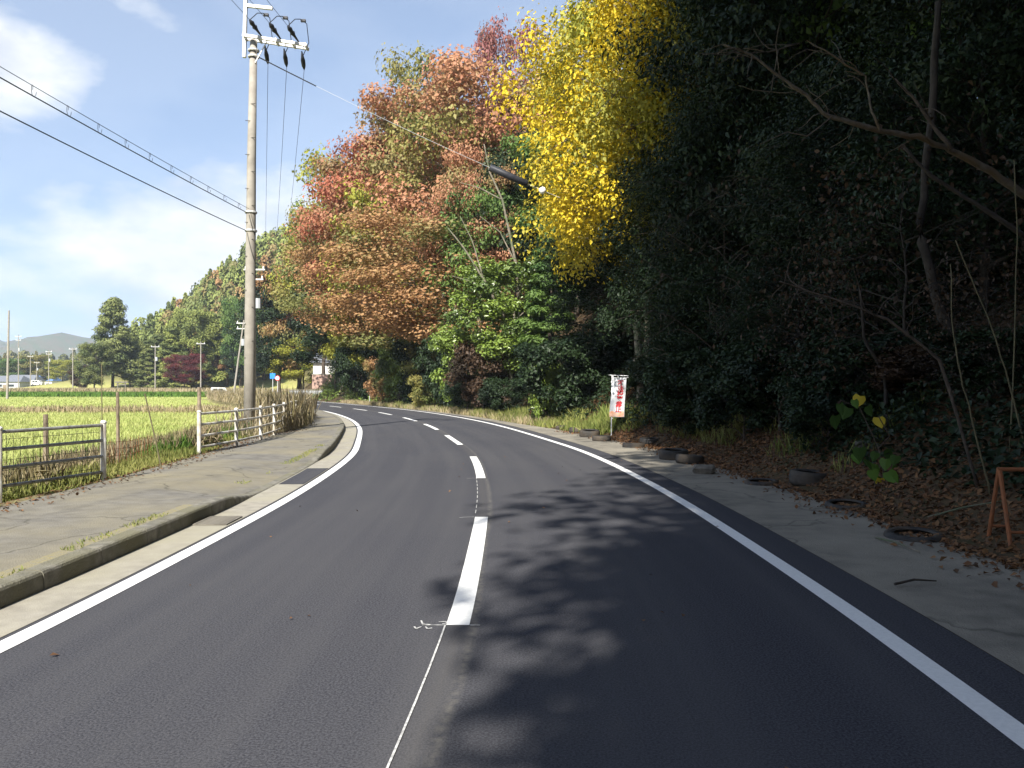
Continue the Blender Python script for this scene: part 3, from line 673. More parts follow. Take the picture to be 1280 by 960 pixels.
# ------------------------------------------------------------------ far woods and trees beyond the field
def far_wood(name, seed, n, xr, yr, zmin, mcol, leaf, label, cone=.7, hh=(8,13), px=None):
    r = np.random.default_rng(seed); X = r.uniform(*xr, n*6); Y = r.uniform(*yr, n*6); Z = ground_z(X, Y)
    ok = Z > zmin
    if px: P = 640 + F*X/Y; ok &= (P > px[0]) & (P < px[1])
    X, Y, Z = X[ok][:n], Y[ok][:n], Z[ok][:n]; n = len(X)
    per = 230; h = r.uniform(*hh, n); con = r.uniform(0,1,n) < cone
    i = np.repeat(np.arange(n), per); t = r.uniform(.08, 1, len(i))**.8; a = r.uniform(0, 6.28, len(i))
    rad = np.where(con[i], (1-t)*.24*h[i] + .25, .30*h[i]*np.sqrt(np.clip(1-((t-.55)/.47)**2, .02, 1)))*r.uniform(.55,1.1,len(i))*(1+.25*np.sin(a*3+i))
    C = np.stack([X[i] + np.cos(a)*rad, Y[i] + np.sin(a)*rad, Z[i] + t*h[i]], 1)
    nr = np.stack([np.cos(a), np.sin(a), r.uniform(.2,1.4,len(i))], 1) + r.normal(0,.4,(len(i),3))
    ax = np.stack([np.cos(a), np.sin(a), np.full(len(i), -.6)], 1) + r.normal(0,.5,(len(i),3))
    k = (Y[i]/300)**.8
    ti = r.uniform(0,1,n)
    tint = np.stack([np.clip(ti[i]*.6 + r.uniform(0,.5,len(i)),0,1), np.clip((ti[i]*7.3 % 1) + r.normal(0,.1,len(i)),0,1)], 1)
    me = leaf_mesh(name, C, nr, ax, r.uniform(.9,1.7,len(i))*k, r.uniform(.6,1.1,len(i))*k, tint, mcol)
    return props(link(name, me), label, 'woods', kind='stuff')
far_wood('wooded_hillside', 1, 560, (-200, 20), (222, 400), .8, LEAF['cedar'], None, 'green wooded hillside beyond the rice field, left of the road', px=(150, 420))
far_wood('autumn_hillside', 2, 110, (-170, 10), (225, 330), 4.0, LEAF['rust'], None, 'scattered brown and olive trees among the evergreens of the hillside', cone=.1, hh=(7,11), px=(200, 420))
far_wood('valley_woods', 3, 260, (-700, -170), (420, 760), 2.0, LEAF['olive'], None, 'low mixed woods across the valley behind the village poles', cone=.4, px=(-150, 160))
GF = 'trees beyond the rice field'
ptree(141, 366, 62, 0, 'pine1', 'cypress', 'tall ragged old conifer standing alone left of the hill', GF, 'conifer_tree', Y=215, rz=1)
FT = [(118,432,40,'broad2','cypress','bushy dark tree leaning on the left foot of the tall conifer'),(162,428,40,'broad1','cypress','bushy dark tree at the right foot of the tall conifer'),
 (100,458,24,'broad1','brown','dull reddish brown tree left of the tall conifer'),(174,458,28,'broad2','brown','brown-red small tree right of the tall conifer'),
 (230,444,46,'maple1','crimson','round crimson maple at the foot of the hill'),(214,402,44,'cedar1','cedar','pointed cedar above the left side of the crimson maple'),(198,412,40,'cedar2','cypress','cedar just right of the tall lone conifer'),
 (240,392,50,'broad2','cedar','rounded green tree rising behind the crimson maple'),(264,385,40,'cedar1','cedar','cedar right of the crimson maple'),(284,368,46,'cedar2','cedar','bright cedar left of the main pole'),(301,380,44,'broad3','green','rounded green tree touching the left edge of the main pole'),
 (330,348,50,'cedar2','cedar','cedar just right of the main pole'),(186,420,34,'cedar1','cypress','small cedar between the lone conifer and the hill'),
 (262,455,46,'broad3','olive','pale olive bush below the cedars'),(285,440,40,'broad1','rust','orange-brown tree beside the leaning pole'),(303,415,40,'broad2','dark','dark round evergreen beside the leaning pole'),
 (78,452,34,'broad3','yellowgreen','yellow-green bush in the village left of the conifer'),(246,470,40,'shrub1','olive','low grey-green shrub below the crimson maple'),(205,472,40,'shrub2','olive','low shrub at the field edge below the cedars'),(20,450,46,'broad1','green','green tree behind the village roofs'),(48,446,40,'broad2','olive','olive tree behind the village poles')]
for k_, (px, yt, wp, A, lf, lab) in enumerate(FT):
    ptree(px, yt, wp, 0, A, lf, lab, GF, 'conifer_tree' if 'cedar' in A else ('field_shrub' if 'shrub' in A else 'broadleaf_tree'), Y=((196 if lf == 'crimson' else 206 + (k_*37 % 23)) if px > 90 else 330 + k_), cat='shrub' if 'shrub' in A else 'tree')

# ------------------------------------------------------------------ grass, weeds, litter
def blades(name, X, Y, H, W, m, label, cat, seed, lean=.35, Z=None, tintn=None):
    r = np.random.default_rng(seed); n = len(X); Z = ground_z(X, Y) if Z is None else Z
    up = np.stack([r.normal(0,lean,n), r.normal(0,lean,n), np.ones(n)], 1)
    C = np.stack([X, Y, Z], 1) + up*(H*.5)[:,None]
    nr = np.stack([r.normal(0,1,n), r.normal(0,1,n) - .4, r.normal(0,.3,n)], 1)
    t0 = r.uniform(0,1,n) if tintn is None else np.clip(tintn + r.normal(0,.25,n), 0, 1)
    tint = np.stack([t0, np.clip(.4+.5*vnoise(X, Y, .5, seed+9) + r.normal(0,.25,n), 0, 1)], 1)
    me = leaf_mesh(name, C, nr, up, H*1.05, W, tint, m, fold=.1)
    return props(link(name, me), label, cat, kind='stuff')
r = np.random.default_rng(77)
def scatter_su(n, ya, yb, ua, ub, pw=1.0):
    s = sY(ya) + (sY(yb)-sY(ya))*r.uniform(0,1,n)**pw; u = r.uniform(0,1,n)
    a = ua(s) if callable(ua) else ua; b = ub(s) if callable(ub) else ub
    uu = a + (b-a)*u
    return np.interp(s,SS,CX)+uu*np.interp(s,SS,NX), np.interp(s,SS,CY)+uu*np.interp(s,SS,NY), s, uu
def field_pts(n, ya, yb, pw=1.6):
    Y = ya + (yb-ya)*r.uniform(0,1,n)**pw; X = -Y*r.uniform(.18,.66,n)
    s, u = lat(X, Y); ok = u < walk_edge(s) - 2.2
    return X[ok], Y[ok]
X, Y = field_pts(90000, 16, 62, 1.5); row = np.round((X*.94+Y*.34)/.3)*.3 - (X*.94+Y*.34); X = X + row*.94*.75; Y = Y + row*.34*.75
blades('rice_field', X, Y, r.uniform(.12,.32,len(X)), r.uniform(.02,.045,len(X)), M['rice'], 'pale yellow-green regrown rice stubble in the paddy beyond the fence', 'rice field', 1)
X, Y = field_pts(70000, 62, 150, 1.0)
blades('rice_field', X, Y, r.uniform(.18,.34,len(X)), r.uniform(.06,.14,len(X)), M['rice'], 'farther pale green paddies behind the weedy bank', 'rice field', 2)
X, Y = field_pts(5000, 60, 64, 1.0)
blades('paddy_bank_weeds', X, Y, r.uniform(.25,.75,len(X))*(1+.4*vnoise(X,Y,.6,4)), r.uniform(.05,.1,len(X)), M['drygrass'], 'brown weeds along the bank between the paddies', 'weeds', 3)
X, Y = field_pts(30000, 138, 165, 1.0)
blades('green_field_strip', X, Y, r.uniform(.4,1.1,len(X)), r.uniform(.12,.3,len(X)), M['greengrass'], 'bright green strip of crops at the far side of the field', 'crops', 4)
X, Y = field_pts(24000, 168, 205, 1.0)
blades('far_dry_grass', X, Y, r.uniform(.6,1.8,len(X)), r.uniform(.15,.4,len(X)), M['drygrass'], 'brown dry grass at the foot of the hill', 'grass', 5)
X, Y, s_, u_ = scatter_su(26000, 9, 27, lambda s: walk_edge(s)-.05, lambda s: walk_edge(s)-2.6)
nzv = vnoise(X, Y, .8, 21); k = nzv > -.25
blades('verge_grass', X[k], Y[k], (r.uniform(.08,.3,len(X))*(1+.8*np.clip(nzv,0,1))*(.5+.5*smooth(0,1,walk_edge(s_)-u_)))[k], r.uniform(.012,.026,k.sum()), M['grass'], 'green verge grass between the pavement and the paddy', 'grass', 6)
X, Y, s_, u_ = scatter_su(15000, 13, 26, lambda s: walk_edge(s)-.5, lambda s: walk_edge(s)-3.2)
nzv = vnoise(X, Y, .9, 33); k = nzv > -.05
blades('dry_verge_grass', X[k], Y[k], (r.uniform(.25,.75,len(X)))[k], r.uniform(.012,.024,k.sum()), M['drygrass'], 'straw coloured grass in the gap between the two fences', 'grass', 7, lean=.3)
X, Y, s_, u_ = scatter_su(5500, 25.2, 44, lambda s: walk_edge(s)+.1, lambda s: walk_edge(s)-1.6)
blades('dry_weeds', X, Y, (.3+1.15*r.uniform(0,1,len(X))**2.2)*(.5+.5*smooth(25,29,Y))*(1+.35*vnoise(X,Y,1.2,5)), r.uniform(.005,.013,len(X)), M['palegrass'], 'tall dry brown weeds smothering the far fence', 'weeds', 8, lean=.2, Z=np.full(len(X),.1))
X, Y, s_, u_ = scatter_su(5000, 44, 117, lambda s: walk_edge(s)+.2, lambda s: walk_edge(s)-2.2)
blades('far_roadside_weeds', X, Y, (.4+.9*r.uniform(0,1,len(X))**1.6), r.uniform(.02,.05,len(X)), M['palegrass'], 'dry weeds along the inner side of the far bend', 'weeds', 15, lean=.2, Z=np.full(len(X),.1))
X, Y, s_, u_ = scatter_su(9000, 19, 30, lambda s: walk_edge(s)-.6, lambda s: walk_edge(s)-4)
blades('green_bank_grass', X, Y, r.uniform(.2,.6,len(X)), r.uniform(.015,.03,len(X)), M['greengrass'], 'fresh green grass behind the far fence', 'grass', 9)
# right verge
X, Y, s_, u_ = scatter_su(26000, 27, 66, lambda s: sh_edge(s)-.12, lambda s: sh_edge(s)+1.6)
nzv = vnoise(X, Y, .8, 41); k = nzv > -.3
blades('roadside_weeds', X[k], Y[k], (r.uniform(.1,.42,len(X))*(1+.9*np.clip(nzv,0,1)))[k], r.uniform(.02,.05,k.sum()), M['grass'], 'yellow-green weeds on the sunny verge left of the banner', 'weeds', 10)
X, Y, s_, u_ = scatter_su(9000, 34, 80, lambda s: sh_edge(s)-.2, lambda s: sh_edge(s)+1.0)
blades('dry_roadside_grass', X, Y, r.uniform(.15,.5,len(X)), r.uniform(.02,.05,len(X)), M['drygrass'], 'dry straw along the outer edge of the bend', 'grass', 11)
X, Y, s_, u_ = scatter_su(5000, 13, 27, lambda s: sh_edge(s)+.6, lambda s: sh_edge(s)+2.6)
nzv = vnoise(X, Y, .7, 43); k = nzv > -.1
blades('shaded_weeds', X[k], Y[k], (r.uniform(.1,.4,len(X)))[k], r.uniform(.01,.022,k.sum()), M['grass'], 'dark green weeds along the shaded bank behind the tyres', 'weeds', 12)
X, Y, s_, u_ = scatter_su(2600, 4, 22, GUT_OUT-.36, GUT_OUT-.18)
k = vnoise(X, Y, 2.2, 61) > .15
blades('seam_weeds', X[k], Y[k], r.uniform(.02,.06,k.sum()), r.uniform(.006,.012,k.sum()), M['grass'], 'tiny weeds in the seam behind the kerb', 'weeds', 14, lean=.8, Z=np.full(k.sum(), .15))
def scatter_leaves(name, n, ya, yb, ua, ub, m, size, label, cat, seed, zmax=0.0, thr=-2, kn=.8):
    X, Y, s, u = scatter_su(n, ya, yb, ua, ub); q_ = np.random.default_rng(seed); nzv = vnoise(X, Y, kn, seed); k = nzv > thr
    X, Y, nzv, u, s = X[k], Y[k], nzv[k], u[k], s[k]; n = len(X)
    Z = np.maximum(ground_z(X, Y), np.where(u < sh_edge(s), .012, -1)) + .012 + q_.uniform(0,1,n)**1.5*zmax*np.clip(.4+nzv, .05, 1.5)
    nr = q_.normal(0, .45, (n,3)) + [-.25,-.1,1]; ax = q_.normal(0,1,(n,3)); L_ = size*q_.uniform(.6,1.4,n)
    tint = np.stack([q_.uniform(0,1,n), np.clip(q_.uniform(-.3,1,n),0,1)], 1)
    return props(link(name, leaf_mesh(name, np.stack([X,Y,Z],1), nr, ax, L_, L_*.6, tint, m)), label, cat, kind='stuff')
scatter_leaves('leaf_litter', 46000, 4, 34, lambda s: sh_edge(s)-.1, lambda s: sh_edge(s)+3.6, M['litter'], .085, 'brown fallen leaves covering the foot of the bank', 'fallen leaves', 51, zmax=.05)
scatter_leaves('stray_leaves', 3600, 4, 30, lambda s: sh_edge(s)-1.0+.95*np.random.default_rng(4).uniform(0,1,3600)**.4, lambda s: sh_edge(s)-.05, M['litter'], .07, 'stray fallen leaves on the concrete shoulder', 'fallen leaves', 52)
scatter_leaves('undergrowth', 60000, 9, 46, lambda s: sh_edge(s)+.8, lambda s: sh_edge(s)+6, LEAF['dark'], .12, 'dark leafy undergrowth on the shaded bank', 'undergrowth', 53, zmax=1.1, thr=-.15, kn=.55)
scatter_leaves('undergrowth', 26000, 46, 110, lambda s: sh_edge(s)+.6, lambda s: sh_edge(s)+6, LEAF['camellia'], .2, 'green leafy undergrowth below the sunlit trees at the bend', 'undergrowth', 54, zmax=1.6, thr=-.3, kn=.5)
X, Y, s_, u_ = scatter_su(2600, 5, 30, lambda s: walk_edge(s)-.15, lambda s: walk_edge(s)+.55)
q_ = np.random.default_rng(8); k = u_ - walk_edge(s_) < q_.uniform(0,1,len(X))**2*.7; n_ = k.sum()
props(link('dead_leaves', leaf_mesh('dead_leaves', np.stack([X[k],Y[k],np.full(n_,.165)],1), q_.normal(0,.3,(n_,3))+[0,0,1], q_.normal(0,1,(n_,3)), q_.uniform(.03,.09,n_), q_.uniform(.02,.05,n_), q_.uniform(0,1,(n_,2)), M['litter'])), 'dead leaves and soil along the field edge of the pavement', 'fallen leaves', kind='stuff')
q_ = np.random.default_rng(18); n_ = 46; yy = q_.uniform(3.5,24,n_); xx = q_.uniform(-3,2.8,n_)
props(link('road_leaves', leaf_mesh('road_leaves', np.stack([xx,yy,np.full(n_,.014)],1), q_.normal(0,.25,(n_,3))+[0,0,1], q_.normal(0,1,(n_,3)), q_.uniform(.02,.06,n_), q_.uniform(.015,.035,n_), q_.uniform(0,1,(n_,2)), M['litter'])), 'a few scattered dead leaves lying on the asphalt', 'fallen leaves', kind='stuff')

# ------------------------------------------------------------------ fences on the left
def fence(posts, label, group, rails=(.95,.70,.44,.18), mesh=False, rm=None, rr=.026):
    root = empty('guardrail_fence', posts[0], label, 'fence', group); P = [Vector(p) - Vector(posts[0]) for p in posts]
    for p in P:
        MB().tube([p + Vector((0,0,-.25)), p + Vector((0,0,1.0))], .045, 10).build('post', M['whitepaint'], root)
        MB().lathe([(.052,.985),(.052,1.005),(.03,1.03),(0,1.032)], 10, p).build('post_cap', M['whitepaint'], root)
    for a, b in zip(P[:-1], P[1:]):
        for h in rails:
            MB().tube([a + Vector((0,0,h)), b + Vector((0,0,h))], rr, 8, False).build('rail', rm or M['railgrey'], root)
    if mesh:
        mb = MB(); a, b = P[0] + Vector((-.12,.1,0)), P[-1] + Vector((-.12,.1,0)); n = int((b-a).length/.12)
        for k in range(n+1): p = a + (b-a)*k/n; mb.tube([p + Vector((0,0,.02)), p + Vector((0,0,.86 + .03*math.sin(k*1.7)))], .0035, 4)
        for k in range(6): mb.tube([a + Vector((0,0,.08+.15*k)), b + Vector((0,0,.08+.15*k))], .0035, 4)
        mb.build('wire_mesh', M['iron'], root)
    return root
fence([(-7.72,9.55,.1),(-7.2,11.62,.1),(-6.72,13.62,.1)], 'white post-and-rail fence with rusty wire mesh at the left edge', 'white field fences', mesh=True)
fence([(-7.18,19.0,.1),(-7.09,21.3,.1),(-7.16,23.6,.1),(-7.44,25.9,.1),(-7.77,28.2,.1),(-8.12,30.4,.1),(-8.5,32.6,.1)], 'white post-and-rail fence running into tall dry weeds by the main pole', 'white field fences', rm=M['whitepaint'], rr=.03)
def stake(px, y0, y1, Y, rad, m, label, name='wooden_stake', px2=None, cat='stake'):
    b = at(px2 or px, y1, Y); b.z = gz(b.x, b.y) - .1; t = at(px, y0, Y)
    e = MB().tube([(0,0,0), (t-b)*.5 + Vector((.01,0,0)), t-b], [rad, rad*.95, rad*.85], 7).build(name, m); e.location = b
    return props(e, label, cat)
stake(57, 518, 585, 13.6, .045, M['wood'], 'short weathered stake behind the wire mesh of the near fence')
stake(147, 490, 590, 16.0, .035, M['wood'], 'grey wooden stake in the gap right of the near fence')
stake(249, 484, 522, 19.4, .05, M['wood'], 'dark split wooden stake rising behind the end of the far fence')
stake(127, 455, 560, 17.5, .012, M['bamboo'], 'thin green cane standing behind the near fence end', 'garden_cane', cat='cane')
stake(181, 492, 588, 15.5, .014, M['bamboo'], 'thin cane leaning left in the gap between the fences', 'garden_cane', 206, cat='cane')
mb = MB()                                   # sagging mesh between the stakes
a, b = at(132, 560, 15.0), at(188, 560, 18.0); a.z = gz(a.x,a.y); b.z = gz(b.x,b.y)
for k in range(15): p = a+(b-a)*k/14; mb.tube([p+Vector((0,0,.05)), p+Vector((.02*math.sin(k),0,.62+.05*math.sin(k*2)))], .004, 4)
for k in range(5): mb.tube([a+Vector((0,0,.1+.13*k)), (a+b)/2+Vector((0,0,.06+.13*k)), b+Vector((0,0,.1+.13*k))], .004, 4)
props(mb.build('wire_netting', M['rustorange']), 'rusty wire netting between the stakes in the fence gap', 'netting')
# drain grating in the gutter
gs_ = sY(10.4); c = rp(gs_, -3.28, .008); ang = math.atan2(np.interp(gs_,SS,TY), np.interp(gs_,SS,TX)) - math.pi/2
g = empty('drain_grating', c, 'slotted drain grating set in the gutter before the driveway', 'drain', rz=ang)
fr = MB()
for sx in (-.19,.19): fr.box((sx,0,.006), (.03,.62,.012))
for sy in (-.3,.3): fr.box((0,sy,.0065), (.35,.03,.011))
fr.build('frame', M['stone'], g); bar = MB().box((0,0,.006), (.34,.024,.012)).mesh('bar', M['stone'])
for k in range(13): o = link('bar', bar, g); o.location = (0, -.26+.0433*k, 0)
MB().box((0,0,.0015), (.35,.57,.001)).build('pit_shade', M['black'], g)  # flat black sheet painting the dark between the bars, no real depth below
# crumbled soil lumps by the near fence
for k,(x,y,rd) in enumerate([(-6.45,13.0,.09),(-6.35,13.5,.12),(-6.55,12.3,.10),(-6.25,13.95,.08)]):
    pass

# ------------------------------------------------------------------ utility poles and wires
PX, PY = -8.56, 27.0
zt = 12.75
up = empty('utility_pole', (PX, PY, gz(PX, PY)), 'tall concrete utility pole with a side crossarm behind the far fence', 'utility pole'); bz = gz(PX, PY)
def rel(p): return Vector(p) - Vector((PX, PY, bz))
pm = MB(); pm.tube([(0,0,-.5),(.02,0,4),(.06,0,9),(.13,0,zt+.22-bz)], [.195,.173,.143,.112], 16); pm.build('pole_shaft', M['polec'], up, True)
topx = PX + .13
def bar_(p, q_, d, name, m, parent=up, r_=rel):
    p, q_ = r_(p), r_(q_); v = q_-p; mb = MB(); mb.box((0,0,0), (v.length, d[0], d[1])); me = mb.mesh(name, m); o = link(name, me, parent)
    o.location = (p+q_)/2; o.rotation_euler = v.to_track_quat('X','Z').to_euler(); return o
A0, A1 = (topx-.28, PY-.12, zt+.28), (topx+1.78, PY-.05, zt-.02)
for dy in (-.14, .14): bar_((A0[0],A0[1]+dy,A0[2]), (A1[0],A1[1]+dy,A1[2]), (.09,.09), 'crossarm', M['steel'])
for k in (.02,.25,.52,.78,.98):
    p = Vector(A0)+(Vector(A1)-Vector(A0))*k; bar_((p.x,p.y-.2,p.z), (p.x,p.y+.2,p.z), (.05,.12), 'crossarm_spacer', M['steel'])
bar_((topx-.30,PY-.02,zt-.35), (topx-.24,PY-.02,zt+2.0), (.12,.1), 'riser_bracket', M['steel'])
bar_((topx-.30,PY-.02,zt+1.35), (topx+.62,PY-.02,zt+1.25), (.1,.1), 'ground_wire_arm', M['steel'])
bar_((topx+.08,PY-.1,zt-.55), (topx+.45,PY-.1,zt+.12), (.03,.03), 'brace', M['steel'])
for z in (zt-.12, zt-.32, 7.35, 6.75): MB().lathe([(.16 if z > 9 else .18,-.04),(.185 if z > 9 else .2,-.02),(.185 if z > 9 else .2,.02),(.16,.04)], 14, rel((topx if z > 9 else PX+.045, PY, z))).build('band', M['steel'], up)
for k in range(16):
    z = 2.6 + k*.55; sgn = 1 if k % 2 else -1
    MB().tube([rel((PX+.03+z*.004, PY-.12, z)), rel((PX+.03+z*.004+.16*sgn, PY-.16, z))], .011, 5).build('step_bolt', M['iron'], up)
ins = []
for k in (.30,.60,.88):
    p = Vector(A0)+(Vector(A1)-Vector(A0))*k
    a = p + Vector((-.1,-.35,.18)); b = p + Vector((-.2,-.75,.32))
    mb = MB(); mb.tube([rel(p+Vector((0,-.15,.05))), rel(a), rel(a+(b-a)*.3), rel(a+(b-a)*.35), rel(a+(b-a)*.7), rel(b)], [.02,.045,.085,.05,.08,.03], 10); mb.build('strain_insulator', M['black'], up, True)
    c2 = p + Vector((0,.2,-.10)); d2 = p + Vector((-.02,.6,-.55))
    mb = MB(); mb.tube([rel(c2), rel(c2+(d2-c2)*.3), rel(c2+(d2-c2)*.5), rel(c2+(d2-c2)*.8), rel(d2)], [.02,.05,.075,.065,.02], 10); mb.build('strain_insulator', M['black'], up, True)
    jp = [b, b+Vector((.15,.3,.35)), p+Vector((.05,-.2,.78)), p+Vector((.2,.05,.74)), p+Vector((.22,.25,.2)), c2+Vector((.02,.1,-.1)), d2]
    MB().tube([rel(v) for v in jp], .014, 6).build('jumper_wire', M['wire'], up, True)
    MB().box(rel(p+Vector((.12,-.08,.78))), (.16,.1,.07)).build('jumper_clamp', M['black'], up)
    ins.append((b, d2))
def wire(p, q_, sag, rad, label, m=None, n=28, name='overhead_wire', grp='overhead wires'):
    p, q_ = Vector(p), Vector(q_); mb = MB()
    mb.tube([p + (q_-p)*t - Vector((0,0,4*sag*t*(1-t))) - p for t in [k/n for k in range(n+1)]], rad, 5)
    o = mb.build(name, m or M['wire']); o.location = p; return props(o, label, 'wire', grp)
NP = Vector((-22.6, 74.0, 0)); NP.z = gz(NP.x, NP.y)
which = ['nearest the pole', 'in the middle', 'farthest from the pole']
for k, (b, d2) in enumerate(ins):
    wire(b, (b.x-3.5+.1*k, -16, b.z+.9), .25, .008, 'power wire running from the crossarm towards the viewer, ' + which[k])
    e_ = (NP.x+.5+.75*k, NP.y, 11.6)
    wire(d2, e_, .9, .008, 'power wire running from the crossarm down the road, ' + which[k])
m1 = wire((PX+.05,PY-.2,7.42), (-10.6,-14,8.3), .35, .007, 'upper cable strand from the pole to the left with spiral hangers')
wire((PX+.02,PY-.2,7.28), (-10.6,-14,8.10), .38, .013, 'thick cable slung below the spiral hangers')
wire((PX-.05,PY-.2,6.72), (-10.6,-14,7.6), .42, .013, 'lower plain cable from the pole to the left')
for k in range(24):                         # spiral hangers round the slung cable
    t = .02 + k*.028; p = Vector((PX+.05,PY-.2,7.42))*(1-t) + Vector((-10.6,-14,8.3))*t - Vector((0,0,4*.35*t*(1-t)))
    q2 = Vector((PX+.02,PY-.2,7.28))*(1-t) + Vector((-10.6,-14,8.10))*t - Vector((0,0,4*.38*t*(1-t))); c = (p+q2)/2; rad = (p-q2).length/2+.02
    mb = MB(); mb.tube([Vector((0, .12*(j/10-.5), 0)) + Vector((math.cos(j/10*6.28)*.03, 0, math.sin(j/10*6.28)*rad)) for j in range(11)], .006, 4)
    mb.build('cable_hanger', M['wire'], m1).location = c - Vector((PX+.05,PY-.2,7.42))
# span wire over the road with a black sleeve
sp0, sp1 = Vector((topx+.1, PY, zt-.3)), at(700, 247, 28.5)
sw = empty('span_wire', sp0, 'pale guy wire crossing above the road with a black sleeve', 'wire')
def spt(t): return (sp1-sp0)*t - Vector((0,0,4*.12*t*(1-t)))
def tpx(px):                               # parameter where the span crosses a photo column
    ts = np.linspace(0,1,400); xs = [640+F*(sp0+spt(t)).x/(sp0+spt(t)).y for t in ts]; return float(np.interp(px, xs, ts))
MB().tube([spt(k/20) for k in range(21)], .006, 5).build('strand', M['wirepale'], sw)
t0, t1 = tpx(612), tpx(659); MB().tube([spt(t0), spt(t0+.001), spt(t1-.001), spt(t1)], [.10,.12,.12,.10], 10).build('sleeve', M['black'], sw, True)
t2 = tpx(678); MB().lathe([(0,-.13),(.09,-.09),(.13,0),(.09,.09),(0,.13)], 10, spt(t2)).build('ball_insulator', M['signwhite'], sw, True)
t3 = tpx(395); MB().tube([spt(0), spt(t3*.5), spt(t3)], .02, 6).build('dark_rod', M['wire'], sw)
def far_pole(px, ytop, Y, label, arms=1, px2=None, rad=.15, tr=True):
    x = ((px2 or px)-640)/F*Y; b = Vector((x, Y, gz(x, Y))); t = at(px, ytop, Y) - b
    e = empty('utility_pole', b, label, 'utility pole', 'utility poles')
    MB().tube([(0,0,-.4), t*.5, t], [rad, rad*.85, rad*.65], 8).build('pole_shaft', M['polec'], e)
    for k in range(arms):
        z = t*(1-.04-.07*k); o = MB().box(z, (1.9-.3*k,.14,.12)).build('crossarm', M['steel'], e)
        for j in (-.8,0,.8): MB().lathe([(.05,0),(.07,.1),(.04,.25)], 6, z+Vector((j*(1-.15*k),0,.06))).build('insulator', M['signwhite'], e)
    if tr: MB().lathe([(0,-.5),(.26,-.48),(.26,.4),(0,.42)], 10, t*.72+Vector((.35,-.1,0))).build('transformer', M['wallgrey'], e)
    return e
far_pole(318, 330, 74, 'next utility pole down the road almost hidden behind the main one', 2)
far_pole(11, 388, 120, 'tall slim pole at the left edge of the field', 0, px2=9, tr=False, rad=.18)
far_pole(23, 418, 250, 'pole with two crossarms just right of the tall slim pole', 2)
far_pole(38, 444, 270, 'short pole above the village roofs', 1, tr=False)
far_pole(46, 452, 300, 'shortest pole of the village', 1)
far_pole(61, 438, 245, 'pole with wide crossarms at the village edge', 2)
far_pole(91, 434, 200, 'plain pole left of the tall conifer', 1, tr=False)
far_pole(194, 431, 185, 'pole in front of the cedars left of the crimson maple', 1)
far_pole(251, 427, 180, 'pole right of the crimson maple', 1, tr=False)
far_pole(305, 400, 110, 'leaning pole beside the main pole', 2, px2=291)

# ------------------------------------------------------------------ banner
bY = 27.3; b0 = at(764, 545, bY); b0.z = gz(b0.x, b0.y)
bn = empty('banner', b0, 'white vertical banner with red lettering on a thin pole', 'banner', rz=math.radians(-6))
topz = CAMH + (HZ-468)/F*bY - b0.z
MB().tube([(0,0,-.2),(0.01,0,topz*.5),(.03,0,topz)], .016, 7).build('pole', M['signwhite'], bn)
MB().tube([(-.08,0,topz-.02),(.58,0,topz-.05)], .010, 6).build('cross_rod', M['signwhite'], bn)
bw, bh = .47, 1.30; ztop = topz-.10
def cl(x, z, off=0): 
    k = (ztop-z)/bh; return (.035 + x - .09*k + .015*math.sin(z*5), -.05*k + .035*math.sin(x*9+z*2.2) + off, z)
nxg, nzg = 10, 26; V = [cl(bw*i/nxg*(1-.03*math.sin(j*.2)), ztop-bh*j/nzg) for j in range(nzg+1) for i in range(nxg+1)]
Fq = [(j*(nxg+1)+i, j*(nxg+1)+i+1, (j+1)*(nxg+1)+i+1, (j+1)*(nxg+1)+i) for j in range(nzg) for i in range(nxg)]
MB().add(V, Fq).build('cloth', M['cloth'], bn, True)
for i in range(4):
    x = .03+.16*i; MB().box((.035+x, cl(x, ztop)[1], ztop+.025), (.02,.004,.07)).build('loop', M['signwhite'], bn)
for j in range(5): MB().box((.02, -.01-.0*j, ztop-.15-.3*j), (.06,.006,.03)).build('loop', M['signwhite'], bn)
def glyph(chars, cx, ctop, size, m, name, pitch):
    dg = bpy.context.evaluated_depsgraph_get()
    for k, chx in enumerate(chars):
        cu = bpy.data.curves.new('glyph', 'FONT'); cu.body = chx; cu.size = size; cu.align_x = 'CENTER'; cu.offset = .004; cu.resolution_u = 3
        to = bpy.data.objects.new('glyph', cu); COL.objects.link(to); bpy.context.view_layer.update()
        me = bpy.data.meshes.new_from_object(to.evaluated_get(bpy.context.evaluated_depsgraph_get())); bpy.data.objects.remove(to)
        if not len(me.vertices): continue
        co = np.zeros(len(me.vertices)*3, np.float32); me.vertices.foreach_get('co', co); co = co.reshape(-1,3)
        co[:,0] -= (co[:,0].max()+co[:,0].min())/2; co[:,1] -= co[:,1].max()
        me.vertices.foreach_set('co', np.array([cl(cx + x, ctop - pitch*k + y, -.022) for x, y, z in co], np.float32).ravel()); me.update()
        me.materials.clear(); me.materials.append(m); link(name, me, bn)
glyph('不法投棄禁止', .285, ztop-.10, .21, M['red'], 'letter', .17)
pt = MB()
for k in range(7):
    x0, x1 = bw*k/7, bw*(k+1)/7; pt.add([cl(x0, ztop-bh+.01, -.005), cl(x1, ztop-bh+.01, -.005), cl(x1, ztop-bh+.16+.04*math.sin(k*1.3+1.3), -.005), cl(x0, ztop-bh+.16+.04*math.sin(k*1.3), -.005)], [(0,1,2,3)])
pt.build('printed_band', M['peach'], bn)

